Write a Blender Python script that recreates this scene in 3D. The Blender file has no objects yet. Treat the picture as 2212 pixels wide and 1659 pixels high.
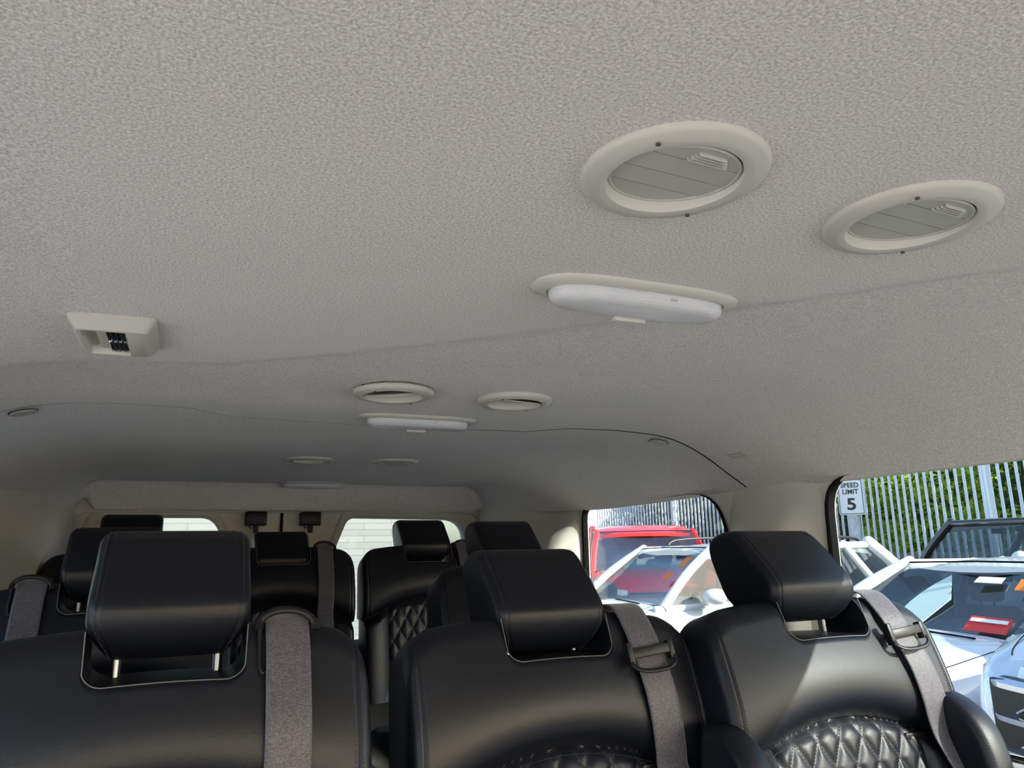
import bpy, bmesh, math, random
from mathutils import Vector, Matrix
random.seed(7)
S = bpy.context.scene
COL = S.collection
PI = math.pi

# ------------------------------------------------------------------ camera, sky, sun, exposure
# frame: camera at the origin, +Y towards the back of the van, +X towards its right hand side in the photo, Z up.
# the car park lies at z = -1.6, the van floor at z = -1.05
GROUND, FLOOR = -1.6, -1.05
cam_d = bpy.data.cameras.new('camera')
cam_d.sensor_fit = 'HORIZONTAL'; cam_d.sensor_width = 36.0
cam_d.lens = 36.0 * 1620 / 2212
cam_d.clip_start = 0.02; cam_d.clip_end = 300
cam = bpy.data.objects.new('camera', cam_d); COL.objects.link(cam)
cam.matrix_world = Matrix(((0.920343, -0.070421, -0.384721, 0), (-0.390742, -0.208377, -0.896604, 0),
                           (-0.017028, 0.97551, -0.219295, 0), (0, 0, 0, 1)))
S.camera = cam
SUN_DIR = Vector((-1.0, 1.55, -0.92)).normalized()      # the way the sunlight travels
world = bpy.data.worlds.new('sky'); S.world = world; world.use_nodes = True
wn = world.node_tree.nodes; wl = world.node_tree.links
sky = wn.new('ShaderNodeTexSky'); sky.sky_type = 'NISHITA'; sky.sun_disc = False
sky.sun_elevation = math.asin(-SUN_DIR.z); sky.sun_rotation = math.atan2(-SUN_DIR.x, -SUN_DIR.y)
sky.air_density = 1.0; sky.dust_density = 1.5; sky.ozone_density = 1.0
bgn = wn['Background']; wl.new(sky.outputs[0], bgn.inputs[0]); bgn.inputs[1].default_value = 0.34
sun_d = bpy.data.lights.new('sun', 'SUN'); sun_d.energy = 9.0; sun_d.angle = 0.009; sun_d.color = (1.0, 0.95, 0.86)
sun = bpy.data.objects.new('sun', sun_d); COL.objects.link(sun)
sun.rotation_euler = SUN_DIR.to_track_quat('-Z', 'Y').to_euler()
S.view_settings.view_transform = 'Standard'; S.view_settings.look = 'None'
S.view_settings.exposure = 1.4; S.view_settings.gamma = 1.0; S.view_settings.use_curve_mapping = False
S.cycles.max_bounces = 14; S.cycles.diffuse_bounces = 8; S.cycles.transparent_max_bounces = 24
S.cycles.transmission_bounces = 8; S.cycles.glossy_bounces = 4
S.cycles.sample_clamp_indirect = 6.0
S.cycles.use_denoising = True

# ------------------------------------------------------------------ materials
def mat(name, col, rough=0.6, metal=0.0, spec=0.5, coat=0.0, sheen=0.0, emit=None):
    m = bpy.data.materials.new(name); m.use_nodes = True
    b = m.node_tree.nodes['Principled BSDF']
    b.inputs['Base Color'].default_value = (*col, 1); b.inputs['Roughness'].default_value = rough
    b.inputs['Metallic'].default_value = metal; b.inputs['Specular IOR Level'].default_value = spec
    b.inputs['Coat Weight'].default_value = coat; b.inputs['Sheen Weight'].default_value = sheen
    return m
def bsdf(m): return m.node_tree.nodes['Principled BSDF']
def add_noise(m, scale, c0, c1, bump=0.0, detail=3, dist=0.001, voronoi=False, lo=0.35, hi=0.65, vec=None):
    n = m.node_tree.nodes; l = m.node_tree.links
    tc = n.new('ShaderNodeTexCoord')
    src = vec or tc.outputs['Object']
    if voronoi:
        t = n.new('ShaderNodeTexVoronoi'); t.inputs['Scale'].default_value = scale; out = t.outputs['Distance']
    else:
        t = n.new('ShaderNodeTexNoise'); t.inputs['Scale'].default_value = scale; t.inputs['Detail'].default_value = detail
        t.inputs['Roughness'].default_value = 0.6; out = t.outputs['Fac']
    l.new(src, t.inputs['Vector'])
    if c0 is not None:
        r = n.new('ShaderNodeValToRGB'); r.color_ramp.elements[0].position = lo; r.color_ramp.elements[1].position = hi
        r.color_ramp.elements[0].color = (*c0, 1); r.color_ramp.elements[1].color = (*c1, 1)
        l.new(out, r.inputs[0]); l.new(r.outputs[0], bsdf(m).inputs['Base Color'])
    if bump:
        b = n.new('ShaderNodeBump'); b.inputs['Strength'].default_value = bump; b.inputs['Distance'].default_value = dist
        l.new(out, b.inputs['Height']); l.new(b.outputs[0], bsdf(m).inputs['Normal'])
    return t
M = {}
M['headliner'] = mat('headliner_fabric', (.68, .64, .61), 0.95, spec=0.1, sheen=0.2)
add_noise(M['headliner'], 400, (.50, .468, .440), (.86, .806, .760), 0.75, 2, 0.0014, lo=.32, hi=.68)
M['trim'] = mat('trim_plastic', (.62, .60, .54), 0.55, spec=0.35); add_noise(M['trim'], 900, None, None, 0.12, 2, .0004)
M['vent'] = mat('vent_plastic', (.60, .575, .51), 0.45, spec=0.4); add_noise(M['vent'], 1500, None, None, 0.06, 2, .0003)
M['vent_in'] = mat('vent_louver_plastic', (.50, .49, .44), 0.5, spec=0.35)
M['dark'] = mat('black_plastic', (.008, .008, .009), 0.42, spec=0.32)
M['screw'] = mat('screw_hole', (.10, .08, .06), .5)
M['rubber'] = mat('black_rubber', (.004, .004, .004), 0.8, spec=0.1)
M['leather'] = mat('black_leather', (.0048, .0060, .0105), 0.40, spec=0.36); add_noise(M['leather'], 900, None, None, 0.28, 3, .0005, voronoi=True)
M['thread'] = mat('dark_thread', (.028, .033, .055), 0.7)
M['edge'] = mat('raw_leather_edge', (.13, .13, .125), 0.7)
M['rodmetal'] = mat('post_steel', (.22, .225, .24), 0.30, metal=1.0)
M['chrome'] = mat('chrome', (.80, .81, .84), 0.12, metal=1.0)
M['carpet'] = mat('grey_floor', (.10, .10, .10), 0.9); add_noise(M['carpet'], 60, (.07, .07, .07), (.14, .14, .14), .3)
M['body'] = mat('van_body_white', (.75, .75, .74), 0.4)
M['wpaint'] = mat('white_paint', (.64, .65, .65), 0.3, coat=0.6)
M['wpaint2'] = mat('pearl_white_paint', (.58, .60, .63), 0.28, coat=0.7)
M['silver'] = mat('silver_blue_paint', (.46, .53, .64), 0.25, metal=0.35, coat=0.8)
M['red'] = mat('red_paint', (.70, .015, .02), 0.3, coat=0.6)
M['black'] = mat('black_paint', (.015, .014, .014), 0.12, coat=1.0)
M['tan'] = mat('tan_upholstery', (.30, .23, .16), 0.7)
M['greyc'] = mat('grey_upholstery', (.12, .12, .12), 0.8)
M['tyre'] = mat('tyre_rubber', (.015, .015, .015), 0.8)
M['alloy'] = mat('alloy_wheel', (.45, .46, .48), 0.3, metal=0.9)
M['lampglass'] = mat('headlamp_lens', (.75, .78, .80), 0.08, spec=0.8, coat=1.0)
M['amber'] = mat('amber_lens', (.8, .25, .03), 0.2)
M['orange'] = mat('orange_sticker', (.85, .20, .02), 0.6)
M['redst'] = mat('red_sticker', (.62, .04, .03), 0.6)
M['paper'] = mat('white_paper', (.80, .80, .78), 0.8)
M['shade'] = mat('pale_sunshade', (.52, .64, .58), 0.6)
M['asphalt'] = mat('asphalt', (.40, .385, .37), 0.9); add_noise(M['asphalt'], 14, (.34, .325, .31), (.48, .46, .44), .2, 6, .01)
M['galv'] = mat('galvanised_steel', (.52, .56, .58), 0.5, metal=0.3); add_noise(M['galv'], 22, (.42, .45, .47), (.62, .66, .68))
M['fence'] = mat('pale_fence_steel', (.78, .82, .86), 0.5, metal=0.15)
M['sign'] = mat('sign_white', (.80, .84, .86), 0.4)
M['ink'] = mat('sign_black', (.015, .018, .02), 0.5)
M['wood'] = mat('weathered_board', (.33, .25, .17), 0.8)
M['bark'] = mat('brown_bark', (.16, .11, .07), 0.9)
M['bluewall'] = mat('pale_blue_wall', (.52, .62, .72), 0.8)
M['roofing'] = mat('brown_roof', (.25, .14, .09), 0.8)
def leafmat(name, c0, c1, tr=0.5):
    m = bpy.data.materials.new(name); m.use_nodes = True; n = m.node_tree.nodes; l = m.node_tree.links
    b = bsdf(m); b.inputs['Roughness'].default_value = .5
    g = n.new('ShaderNodeNewGeometry'); r = n.new('ShaderNodeValToRGB')
    r.color_ramp.elements[0].color = (*c0, 1); r.color_ramp.elements[1].color = (*c1, 1)
    l.new(g.outputs['Random Per Island'], r.inputs[0]); l.new(r.outputs[0], b.inputs['Base Color'])
    t = n.new('ShaderNodeBsdfTranslucent'); l.new(r.outputs[0], t.inputs[0])
    mx = n.new('ShaderNodeMixShader'); mx.inputs[0].default_value = tr
    l.new(b.outputs[0], mx.inputs[1]); l.new(t.outputs[0], mx.inputs[2]); l.new(mx.outputs[0], n['Material Output'].inputs[0])
    return m
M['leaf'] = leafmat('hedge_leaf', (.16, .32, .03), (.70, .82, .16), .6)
M['leafdark'] = leafmat('shaded_leaf', (.015, .04, .015), (.07, .13, .05), .25)  # darker leaf copy, the shade on the hedge put into its colour
M['frond'] = leafmat('dry_palm_leaf', (.14, .15, .07), (.38, .38, .22), .3)
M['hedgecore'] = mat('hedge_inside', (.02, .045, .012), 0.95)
def glass(name, tint, refl=1.0, rough=0.02):
    m = bpy.data.materials.new(name); m.use_nodes = True; n = m.node_tree.nodes; l = m.node_tree.links
    n.remove(n['Principled BSDF'])
    t = n.new('ShaderNodeBsdfTransparent'); t.inputs[0].default_value = (*tint, 1)
    g = n.new('ShaderNodeBsdfGlossy'); g.inputs['Roughness'].default_value = rough; g.inputs[0].default_value = (1, 1, 1, 1)
    f = n.new('ShaderNodeFresnel'); f.inputs[0].default_value = 1.45
    mu = n.new('ShaderNodeMath'); mu.operation = 'MULTIPLY'; mu.inputs[1].default_value = refl
    l.new(f.outputs[0], mu.inputs[0])
    mx = n.new('ShaderNodeMixShader'); l.new(mu.outputs[0], mx.inputs[0]); l.new(t.outputs[0], mx.inputs[1]); l.new(g.outputs[0], mx.inputs[2])
    l.new(mx.outputs[0], n['Material Output'].inputs[0])
    return m
M['vglass'] = glass('tinted_van_glass', (.44, .47, .475), .3)
M['sglass'] = glass('light_tinted_glass', (.66, .69, .69), .3)
M['cglass'] = glass('clear_van_glass', (.92, .94, .95), .3)
M['carglass'] = glass('car_window_glass', (.50, .56, .57), 1.3)
M['clear'] = glass('clear_lens', (.93, .94, .95), 1.0, .08)
def lens_mat():
    m = mat('ribbed_lens', (.86, .86, .87), .18, spec=.6)
    n = m.node_tree.nodes; l = m.node_tree.links
    tc = n.new('ShaderNodeTexCoord'); mp = n.new('ShaderNodeMapping'); mp.inputs['Scale'].default_value = (420, 420, 420); l.new(tc.outputs['Object'], mp.inputs[0])
    v = n.new('ShaderNodeTexVoronoi'); v.inputs['Scale'].default_value = 1.0; v.inputs['Randomness'].default_value = 0.0; l.new(mp.outputs[0], v.inputs[0])
    b = n.new('ShaderNodeBump'); b.inputs['Strength'].default_value = .6; b.inputs['Distance'].default_value = .001
    l.new(v.outputs['Distance'], b.inputs['Height']); l.new(b.outputs[0], bsdf(m).inputs['Normal'])
    bsdf(m).inputs['Transmission Weight'].default_value = .25
    bsdf(m).inputs['Subsurface Weight'].default_value = .25; bsdf(m).inputs['Subsurface Scale'].default_value = .01
    return m
M['lens'] = lens_mat()
def belt_mat():
    m = mat('seat_belt_webbing', (.03, .028, .034), .5, spec=.5, sheen=.35)
    n = m.node_tree.nodes; l = m.node_tree.links
    uv = n.new('ShaderNodeUVMap'); mp = n.new('ShaderNodeMapping'); l.new(uv.outputs[0], mp.inputs[0])
    mp.inputs['Scale'].default_value = (1, 1, 1)
    br = n.new('ShaderNodeTexBrick'); br.inputs['Scale'].default_value = 1.0
    br.inputs['Brick Width'].default_value = .0027; br.inputs['Row Height'].default_value = .0014; br.inputs['Mortar Size'].default_value = .0003
    br.inputs['Color1'].default_value = (.075, .068, .085, 1); br.inputs['Color2'].default_value = (.20, .185, .23, 1); br.inputs['Mortar'].default_value = (.010, .009, .012, 1)
    l.new(mp.outputs[0], br.inputs[0]); l.new(br.outputs[0], bsdf(m).inputs['Base Color'])
    b = n.new('ShaderNodeBump'); b.inputs['Strength'].default_value = .7; b.inputs['Distance'].default_value = .0008; b.invert = True
    l.new(br.outputs['Fac'], b.inputs['Height']); l.new(b.outputs[0], bsdf(m).inputs['Normal'])
    return m
M['belt'] = belt_mat()
def block_mat():
    m = mat('white_block_wall', (.8, .79, .75), .9)
    n = m.node_tree.nodes; l = m.node_tree.links
    tc = n.new('ShaderNodeTexCoord'); mp = n.new('ShaderNodeMapping'); mp.inputs['Rotation'].default_value = (PI / 2, 0, 0); l.new(tc.outputs['Object'], mp.inputs[0])
    br = n.new('ShaderNodeTexBrick'); br.inputs['Scale'].default_value = 1.0
    br.inputs['Brick Width'].default_value = 1.0; br.inputs['Row Height'].default_value = .115; br.inputs['Mortar Size'].default_value = .004
    br.inputs['Color1'].default_value = (.36, .36, .34, 1); br.inputs['Color2'].default_value = (.42, .415, .39, 1); br.inputs['Mortar'].default_value = (.20, .20, .20, 1)
    l.new(mp.outputs[0], br.inputs[0]); l.new(br.outputs[0], bsdf(m).inputs['Base Color'])
    return m
M['block'] = block_mat()
def brick_mat():
    m = mat('red_brick', (.3, .15, .1), .9)
    n = m.node_tree.nodes; l = m.node_tree.links
    tc = n.new('ShaderNodeTexCoord'); mp = n.new('ShaderNodeMapping'); mp.inputs['Rotation'].default_value = (0, PI / 2, PI / 2); l.new(tc.outputs['Object'], mp.inputs[0])
    br = n.new('ShaderNodeTexBrick'); br.inputs['Scale'].default_value = 1.0
    br.inputs['Brick Width'].default_value = .2; br.inputs['Row Height'].default_value = .075; br.inputs['Mortar Size'].default_value = .008
    br.inputs['Color1'].default_value = (.34, .20, .13, 1); br.inputs['Color2'].default_value = (.25, .14, .10, 1); br.inputs['Mortar'].default_value = (.5, .46, .4, 1)
    l.new(mp.outputs[0], br.inputs[0]); l.new(br.outputs[0], bsdf(m).inputs['Base Color'])
    return m
M['brick'] = brick_mat()

# ------------------------------------------------------------------ helpers
def link(name, me, m, parent=None):
    o = bpy.data.objects.new(name, me); COL.objects.link(o)
    if m is not None and not me.materials: me.materials.append(m)
    if parent is not None: o.parent = parent
    return o
def finish(name, bm, m, parent=None, smooth=True, angle=40):
    bmesh.ops.recalc_face_normals(bm, faces=bm.faces[:])
    me = bpy.data.meshes.new(name); bm.to_mesh(me); bm.free()
    if smooth:
        me.polygons.foreach_set('use_smooth', [True] * len(me.polygons))
        me.set_sharp_from_angle(angle=math.radians(angle))
    return link(name, me, m, parent)
def thing(name, label, cat, loc=(0, 0, 0), group=None, rot=None):
    o = bpy.data.objects.new(name, None); COL.objects.link(o); o.empty_display_size = .05
    o.location = loc
    if rot is not None: o.rotation_euler = rot
    return tag(o, label, cat, group)
def tag(o, label, cat, group=None, kind=None):
    o['label'] = label; o['category'] = cat
    if group: o['group'] = group
    if kind: o['kind'] = kind
    return o
def struct(o, label=None):
    o['kind'] = 'structure'
    if label: o['label'] = label
    return o
def grid(bm, rows, close_u=False, close_v=False):
    """rows: list of lists of points -> quads"""
    vs = [[bm.verts.new(p) for p in r] for r in rows]
    nr, nc = len(vs), len(vs[0])
    for i in range(nr if close_v else nr - 1):
        for j in range(nc if close_u else nc - 1):
            a, b, c, d = vs[i][j], vs[i][(j + 1) % nc], vs[(i + 1) % nr][(j + 1) % nc], vs[(i + 1) % nr][j]
            try: bm.faces.new((a, b, c, d))
            except ValueError: pass
    return vs
def box(bm, x0, x1, y0, y1, z0, z1, bev=0.0, seg=2, mtx=None):
    r = bmesh.ops.create_cube(bm, size=1.0)
    vs = r['verts']
    bmesh.ops.scale(bm, vec=(x1 - x0, y1 - y0, z1 - z0), verts=vs)
    bmesh.ops.translate(bm, vec=((x0 + x1) / 2, (y0 + y1) / 2, (z0 + z1) / 2), verts=vs)
    if bev > 0:
        es = list({e for v in vs for e in v.link_edges})
        g = bmesh.ops.bevel(bm, geom=es, offset=bev, segments=seg, affect='EDGES', profile=.5)
        vs = list({v for f in g['faces'] for v in f.verts} | {v for v in vs if v.is_valid})
    if mtx is not None: bmesh.ops.transform(bm, matrix=mtx, verts=[v for v in vs if v.is_valid])
    return vs
def boxo(name, m, parent, *a, **k):
    bm = bmesh.new(); box(bm, *a, **k); return finish(name, bm, m, parent, angle=35)
def tube(bm, pts, r, n=10, cap=True, closed=False, flat=1.0):
    pts = [Vector(p) for p in pts]; rings = []
    N = len(pts); prev = None
    for i, p in enumerate(pts):
        if closed: t = (pts[(i + 1) % N] - pts[i - 1]).normalized()
        else: t = (pts[min(i + 1, N - 1)] - pts[max(i - 1, 0)]).normalized()
        if prev is None:
            up = Vector((0, 0, 1)) if abs(t.z) < .9 else Vector((0, 1, 0))
        else: up = prev
        a = t.cross(up).normalized(); b = a.cross(t).normalized(); prev = b
        rr = r[i] if isinstance(r, (list, tuple)) else r
        rings.append([p + a * (math.cos(2 * PI * k / n) * rr) + b * (math.sin(2 * PI * k / n) * rr * flat) for k in range(n)])
    vs = grid(bm, rings, close_u=True, close_v=closed)
    if cap and not closed:
        bm.faces.new(vs[0]); bm.faces.new(vs[-1])
def cyl(bm, c, axis, r, h, n=24, r2=None):
    c = Vector(c); axis = Vector(axis).normalized()
    q = axis.to_track_quat('Z', 'Y').to_matrix().to_4x4()
    bmesh.ops.create_cone(bm, cap_ends=True, segments=n, radius1=r, radius2=r if r2 is None else r2, depth=h, matrix=Matrix.Translation(c) @ q)
def lathe(bm, prof, n=64, mtx=None):
    """prof: list of (r, z)"""
    rows = []
    for r, z in prof:
        rows.append([Vector((r * math.cos(2 * PI * k / n), r * math.sin(2 * PI * k / n), z)) for k in range(n)])
    if mtx is not None: rows = [[mtx @ p for p in r] for r in rows]
    return grid(bm, rows, close_u=True)
def spline(pts, n=8, closed=False):
    out = []; N = len(pts); P = [Vector(p) for p in pts]
    rng = range(N) if closed else range(N - 1)
    for i in rng:
        p0 = P[(i - 1) % N] if closed or i > 0 else P[0]; p1 = P[i]; p2 = P[(i + 1) % N]
        p3 = P[(i + 2) % N] if closed or i + 2 < N else P[-1]
        for k in range(n):
            t = k / n
            out.append(.5 * ((2 * p1) + (p2 - p0) * t + (2 * p0 - 5 * p1 + 4 * p2 - p3) * t * t + (3 * p1 - p0 - 3 * p2 + p3) * t ** 3))
    if not closed: out.append(P[-1])
    return out
def round_poly(pts, r, n=6):
    out = []; N = len(pts)
    for i in range(N):
        p = Vector(pts[i][:2]); rr = pts[i][2] if len(pts[i]) > 2 else r
        a = (Vector(pts[i - 1][:2]) - p); b = (Vector(pts[(i + 1) % N][:2]) - p)
        la, lb = a.length, b.length
        d = min(rr, la * .49, lb * .49); p0 = p + a.normalized() * d; p1 = p + b.normalized() * d
        if d < 1e-5: out.append(p); continue
        for k in range(n + 1):
            t = k / n; out.append(p0 * (1 - t) ** 2 + p * 2 * t * (1 - t) + p1 * t * t)
    return out
def sheet(name, loops, thick, mtx, m, parent=None, bevel=0.0):
    """flat slab with holes from 2-D loops, extruded by thick on either side, placed by mtx"""
    cu = bpy.data.curves.new(name, 'CURVE'); cu.dimensions = '2D'; cu.fill_mode = 'BOTH'; cu.extrude = thick / 2
    cu.bevel_depth = bevel; cu.bevel_resolution = 2; cu.offset = -bevel
    for lp in loops:
        sp = cu.splines.new('POLY'); sp.points.add(len(lp) - 1); sp.use_cyclic_u = True
        for p, q in zip(sp.points, lp): p.co = (q[0], q[1], 0, 1)
    t = bpy.data.objects.new('tmp', cu); COL.objects.link(t)
    dg = bpy.context.evaluated_depsgraph_get(); me = bpy.data.meshes.new_from_object(t.evaluated_get(dg))
    bpy.data.objects.remove(t); bpy.data.curves.remove(cu)
    me.transform(mtx); me.name = name
    bm = bmesh.new(); bm.from_mesh(me); bmesh.ops.remove_doubles(bm, verts=bm.verts[:], dist=1e-5)
    return finish(name, bm, m, parent, angle=30)
def text_mesh(name, body, size, mtx, m, parent, extrude=.0004, bold=0.0, sx=1.0):
    cu = bpy.data.curves.new(name, 'FONT'); cu.body = body; cu.size = size; cu.align_x = 'CENTER'; cu.align_y = 'CENTER'
    cu.extrude = extrude; cu.offset = bold
    t = bpy.data.objects.new('tmp', cu); COL.objects.link(t)
    dg = bpy.context.evaluated_depsgraph_get(); me = bpy.data.meshes.new_from_object(t.evaluated_get(dg))
    bpy.data.objects.remove(t); bpy.data.curves.remove(cu)
    me.transform(mtx @ Matrix.Diagonal((sx, 1, 1, 1))); me.name = name
    me.materials.clear(); me.update()
    return link(name, me, m, parent)
def smooth01(t): t = max(0., min(1., t)); return t * t * (3 - 2 * t)
def copy_tree(o, parent=None):
    c = o.copy(); COL.objects.link(c); c.parent = parent
    for ch in list(o.children): copy_tree(ch, c)
    return c

# ------------------------------------------------------------------ the van's shell
CL = 0.425                      # centre line of the van
XR, XL = 1.38, -0.53            # inner faces of the side walls
SEAM = [(0.0, 1.755), (.332, 1.727), (.455, 1.645), (.588, 1.634), (.705, 1.615), (.885, 1.628), (.97, 1.61)]
def seam_y(x):
    a = abs(x - CL)
    for (x0, y0), (x1, y1) in zip(SEAM, SEAM[1:]):
        if a <= x1:
            return y0 + (y1 - y0) * smooth01((a - x0) / (x1 - x0))
    return SEAM[-1][1]
def half_w(y): return .960 - .118 * smooth01((y - 2.35) / 1.0)
SHADE_EDGE = [(-.6, 1.36), (-.277, 1.30), (-.119, 1.265), (.033, 1.235), (.18, 1.13), (.347, .984), (.516, .818), (.667, .682), (.833, .496), (1.4, -.1)]
def shade_edge_y(x):
    for (x0, y0), (x1, y1) in zip(SHADE_EDGE, SHADE_EDGE[1:]):
        if x <= x1: return y0 + (y1 - y0) * (x - x0) / (x1 - x0)
    return SHADE_EDGE[-1][1]
def ceil_z(x, y, relief=False):
    hw = half_w(y); drop = .153 - .035 * smooth01((y - 2.35) / 1.0)
    cw = .47 - .34 * smooth01((y - 2.45) / .75)
    s0 = hw - cw; q = max(0., (abs(x - CL) - s0) / (hw - s0))
    z = .300 - drop * min(q, 1.1) ** 2.8
    # raised rear bow: the headliner dips towards the tailgate header
    lip = smooth01((y - 3.275) / .045)
    side = 1 - smooth01((abs(x - CL - .02) - .775) / .05)
    z -= lip * max(0., z - .188) * (0.35 + .65 * side)
    if relief:                                   # shallow step shaped to mimic the diagonal shade edge on the front panel
        d = y - shade_edge_y(x); z += .009 * smooth01((d + .01) / .07) * (1 - smooth01((y - 1.45) / .12)) * (1 - smooth01((d - .25) / .5))
    z -= .006 * smooth01((y - 1.80) / .25) * (1 - smooth01((y - 2.3) / .4)) * (1 - min(1, abs(x - CL) / .7))
    return z
def ceil_n(x, y):
    e = .004
    return Vector((-(ceil_z(x + e, y) - ceil_z(x - e, y)) / (2 * e), -(ceil_z(x, y + e) - ceil_z(x, y - e)) / (2 * e), 1)).normalized() * -1
def ceil_frame(x, y, rot=0.0):
    """matrix whose local -Z points into the cabin"""
    n = -ceil_n(x, y); xa = Vector((1, 0, 0)); xa = (xa - n * xa.dot(n)).normalized(); ya = n.cross(xa)
    R = Matrix((xa, ya, n)).transposed().to_4x4()
    return Matrix.Translation((x, y, ceil_z(x, y))) @ R @ Matrix.Rotation(rot, 4, 'Z')
VENTS = [(.345, .462), (.604, .455), (.344, 1.375), (.594, 1.372), (.342, 2.40), (.606, 2.39)]
def ceiling_panel(name, y_of, nrow, parent=None):
    bm = bmesh.new(); nx = 190; rows = []
    for j in range(nrow + 1):
        row = []
        for i in range(nx + 1):
            s = -1 + 2 * i / nx; s = math.copysign(abs(s) ** .8, s)
            y = y_of(s, j / nrow); x = CL + s * half_w(y)
            y = y_of(s, j / nrow, x); row.append(Vector((x, y, ceil_z(x, y, True) + (.004 * (1 - smooth01((y - 1.75) / .4)) if parent else 0))))
        rows.append(row)
    # turned-up edges
    def lifted(r, dy): return [p + Vector((0, dy, .010)) for p in r]
    rows = [lifted(rows[0], -.002)] + rows + [lifted(rows[-1], .002)]
    top = [[p + Vector((0, 0, .02)) for p in r] for r in (rows[0], rows[-1])]
    rows = [top[0]] + rows + [top[1]]
    grid(bm, rows)
    cut = [f for f in bm.faces if any((f.calc_center_median().xy - Vector(v)).length < .064 for v in VENTS)]
    bmesh.ops.delete(bm, geom=cut, context='FACES')           # holes behind the air vents
    return finish(name, bm, M['headliner'], parent, angle=60)
def yf(s, t, x=None):
    x = CL + s * .96 if x is None else x
    y1 = seam_y(x) - .003; return -1.25 + (y1 + 1.25) * t
def yr(s, t, x=None):
    x = CL + s * .9 if x is None else x
    y0 = seam_y(x) + .003; y1 = 3.365
    if t < .55: return y0 + (3.26 - y0) * t / .55
    return 3.26 + (y1 - 3.26) * (t - .55) / .45
ceiling = struct(ceiling_panel('ceiling', yf, 300), 'grey woven fabric headliner of the van')
rear_liner = ceiling_panel('rear_headliner', yr, 170, ceiling)
bm = bmesh.new()
tube(bm, [Vector((x, seam_y(x), ceil_z(x, seam_y(x)) + .0006)) for x in [CL - .945 + 1.89 * k / 160 for k in range(161)]], [.0004 + .0017 * smooth01((k / 160 - .45) / .45) for k in range(161)], 6)
finish('seam_gap', bm, M['rubber'], ceiling)
# unseen roof skin added above the headliner to block light
struct(boxo('trim_1', M['rubber'], None, XL - .09, XR + .09, -1.3, 3.5, .345, .37))
# floor
struct(boxo('floor', M['carpet'], None, XL - .05, XR + .05, -1.9, 3.45, FLOOR - .04, FLOOR), 'grey van floor')
# side walls: (local x = van Y, local y = z)
def side_wall(name, X, t, holes, top=.335):
    outer = [Vector(p) for p in ((-1.30, FLOOR), (3.42, FLOOR), (3.42, top), (-1.30, top))]
    mt = Matrix(((0, 0, 1, X + t / 2), (1, 0, 0, 0), (0, 1, 0, 0), (0, 0, 0, 1)))
    return struct(sheet(name, [outer] + holes, abs(t), mt, M['trim']))
hole_rf = round_poly([(-.30, -.37), (1.345, -.37, .06), (1.345, .160, .085), (-.30, .160)], .05)
hole_rr = round_poly([(1.70, -.42, .06), (2.545, -.42, .06), (2.545, .160, .05), (1.72, .160, .15)], .05)
hole_ff = round_poly([(-1.2, -.37), (-.42, -.37), (-.42, .16), (-1.0, .16)], .06)
hole_lf = round_poly([(-.30, -.37), (1.20, -.37, .06), (1.20, .175, .075), (-.30, .160)], .05)
hole_lr = round_poly([(1.50, -.42, .06), (2.02, -.42, .06), (2.02, .175, .05), (1.55, .175, .1)], .05)
wall_r = side_wall('wall_right', XR + .002, .016, [hole_rf, hole_rr, hole_ff])
wall_l = side_wall('wall_left', XL - .02, .016, [hole_lf, hole_lr, hole_ff])
wall_r['label'] = 'pale plastic right side wall of the van'; wall_l['label'] = 'pale plastic left side wall of the van'
def side_window(name, hole, X, label, gm='vglass'):
    c = sum((Vector(p) for p in hole), Vector((0, 0))) / len(hole)
    mt = Matrix(((0, 0, 1, X), (1, 0, 0, 0), (0, 1, 0, 0), (0, 0, 0, 1)))
    o = struct(sheet(name, [[c + (p - c) * 1.004 for p in hole]], .004, mt, M[gm]), label)
    bm = bmesh.new(); sx = math.copysign(1, X)
    def lp(dx, k): return [Vector((X + sx * dx, c.x + (p.x - c.x) * (1 + k / abs(hole[0].x - c.x + 1e-6) * 0) + (k if p.x > c.x else -k) * min(1, abs(p.x - c.x) / .1), p.y)) for p in hole]
    grid(bm, [lp(-.008, .008), lp(-.0125, .007), lp(-.0135, .002), lp(-.010, -.002), lp(.008, -.004), lp(.010, .004)], close_u=True)
    s = finish('rubber_seal', bm, M['rubber'], o)
    return o
side_window('window_1', hole_rf, XR + .004, 'large side window beside the nearest right seat', 'sglass')
side_window('window_2', hole_rr, XR + .004, 'smaller side window behind the middle pillar', 'sglass')
side_window('window_3', hole_lf, XL - .004, 'left side window, outside the picture', 'cglass')
side_window('window_4', hole_lr, XL - .004, 'left rear side window, hidden behind the seats', 'sglass')
# pillar trims (plan outline swept in z)
def pillar(name, plan, z0, z1, label, ykeep=9., mode=0):
    bm = bmesh.new(); pts = spline([Vector((x, y, 0)) for x, y in plan], 7); rows = []
    for k in range(25):
        z = z0 + (z1 - z0) * k / 24
        k_ = .12 + .88 * smooth01((.16 - z) / .16); xe_ = pts[0].x
        if mode: k_ = 1.0 - .25 * smooth01((.18 - z) / .30)
        rows.append([Vector((xe_ + (p.x - xe_) * (k_ + (1 - k_) * smooth01((p.y - ykeep) / .5)), p.y, z)) for p in pts])
    grid(bm, rows)
    o = finish(name, bm, M['trim'], None, angle=50); struct(o, label); return o
pillar('trim_2', [(1.388, 1.352), (1.380, 1.356), (1.335, 1.40), (1.298, 1.445), (1.292, 1.50), (1.300, 1.57), (1.335, 1.645), (1.372, 1.70), (1.388, 1.705)], FLOOR, .285, 'cream plastic middle pillar between the two right windows')
pillar('trim_3', [(1.388, 2.552), (1.380, 2.554), (1.33, 2.57), (1.268, 2.61), (1.240, 2.70), (1.235, 2.90), (1.262, 3.36)], FLOOR, .285, 'cream plastic right rear corner pillar', 2.7)
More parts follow.
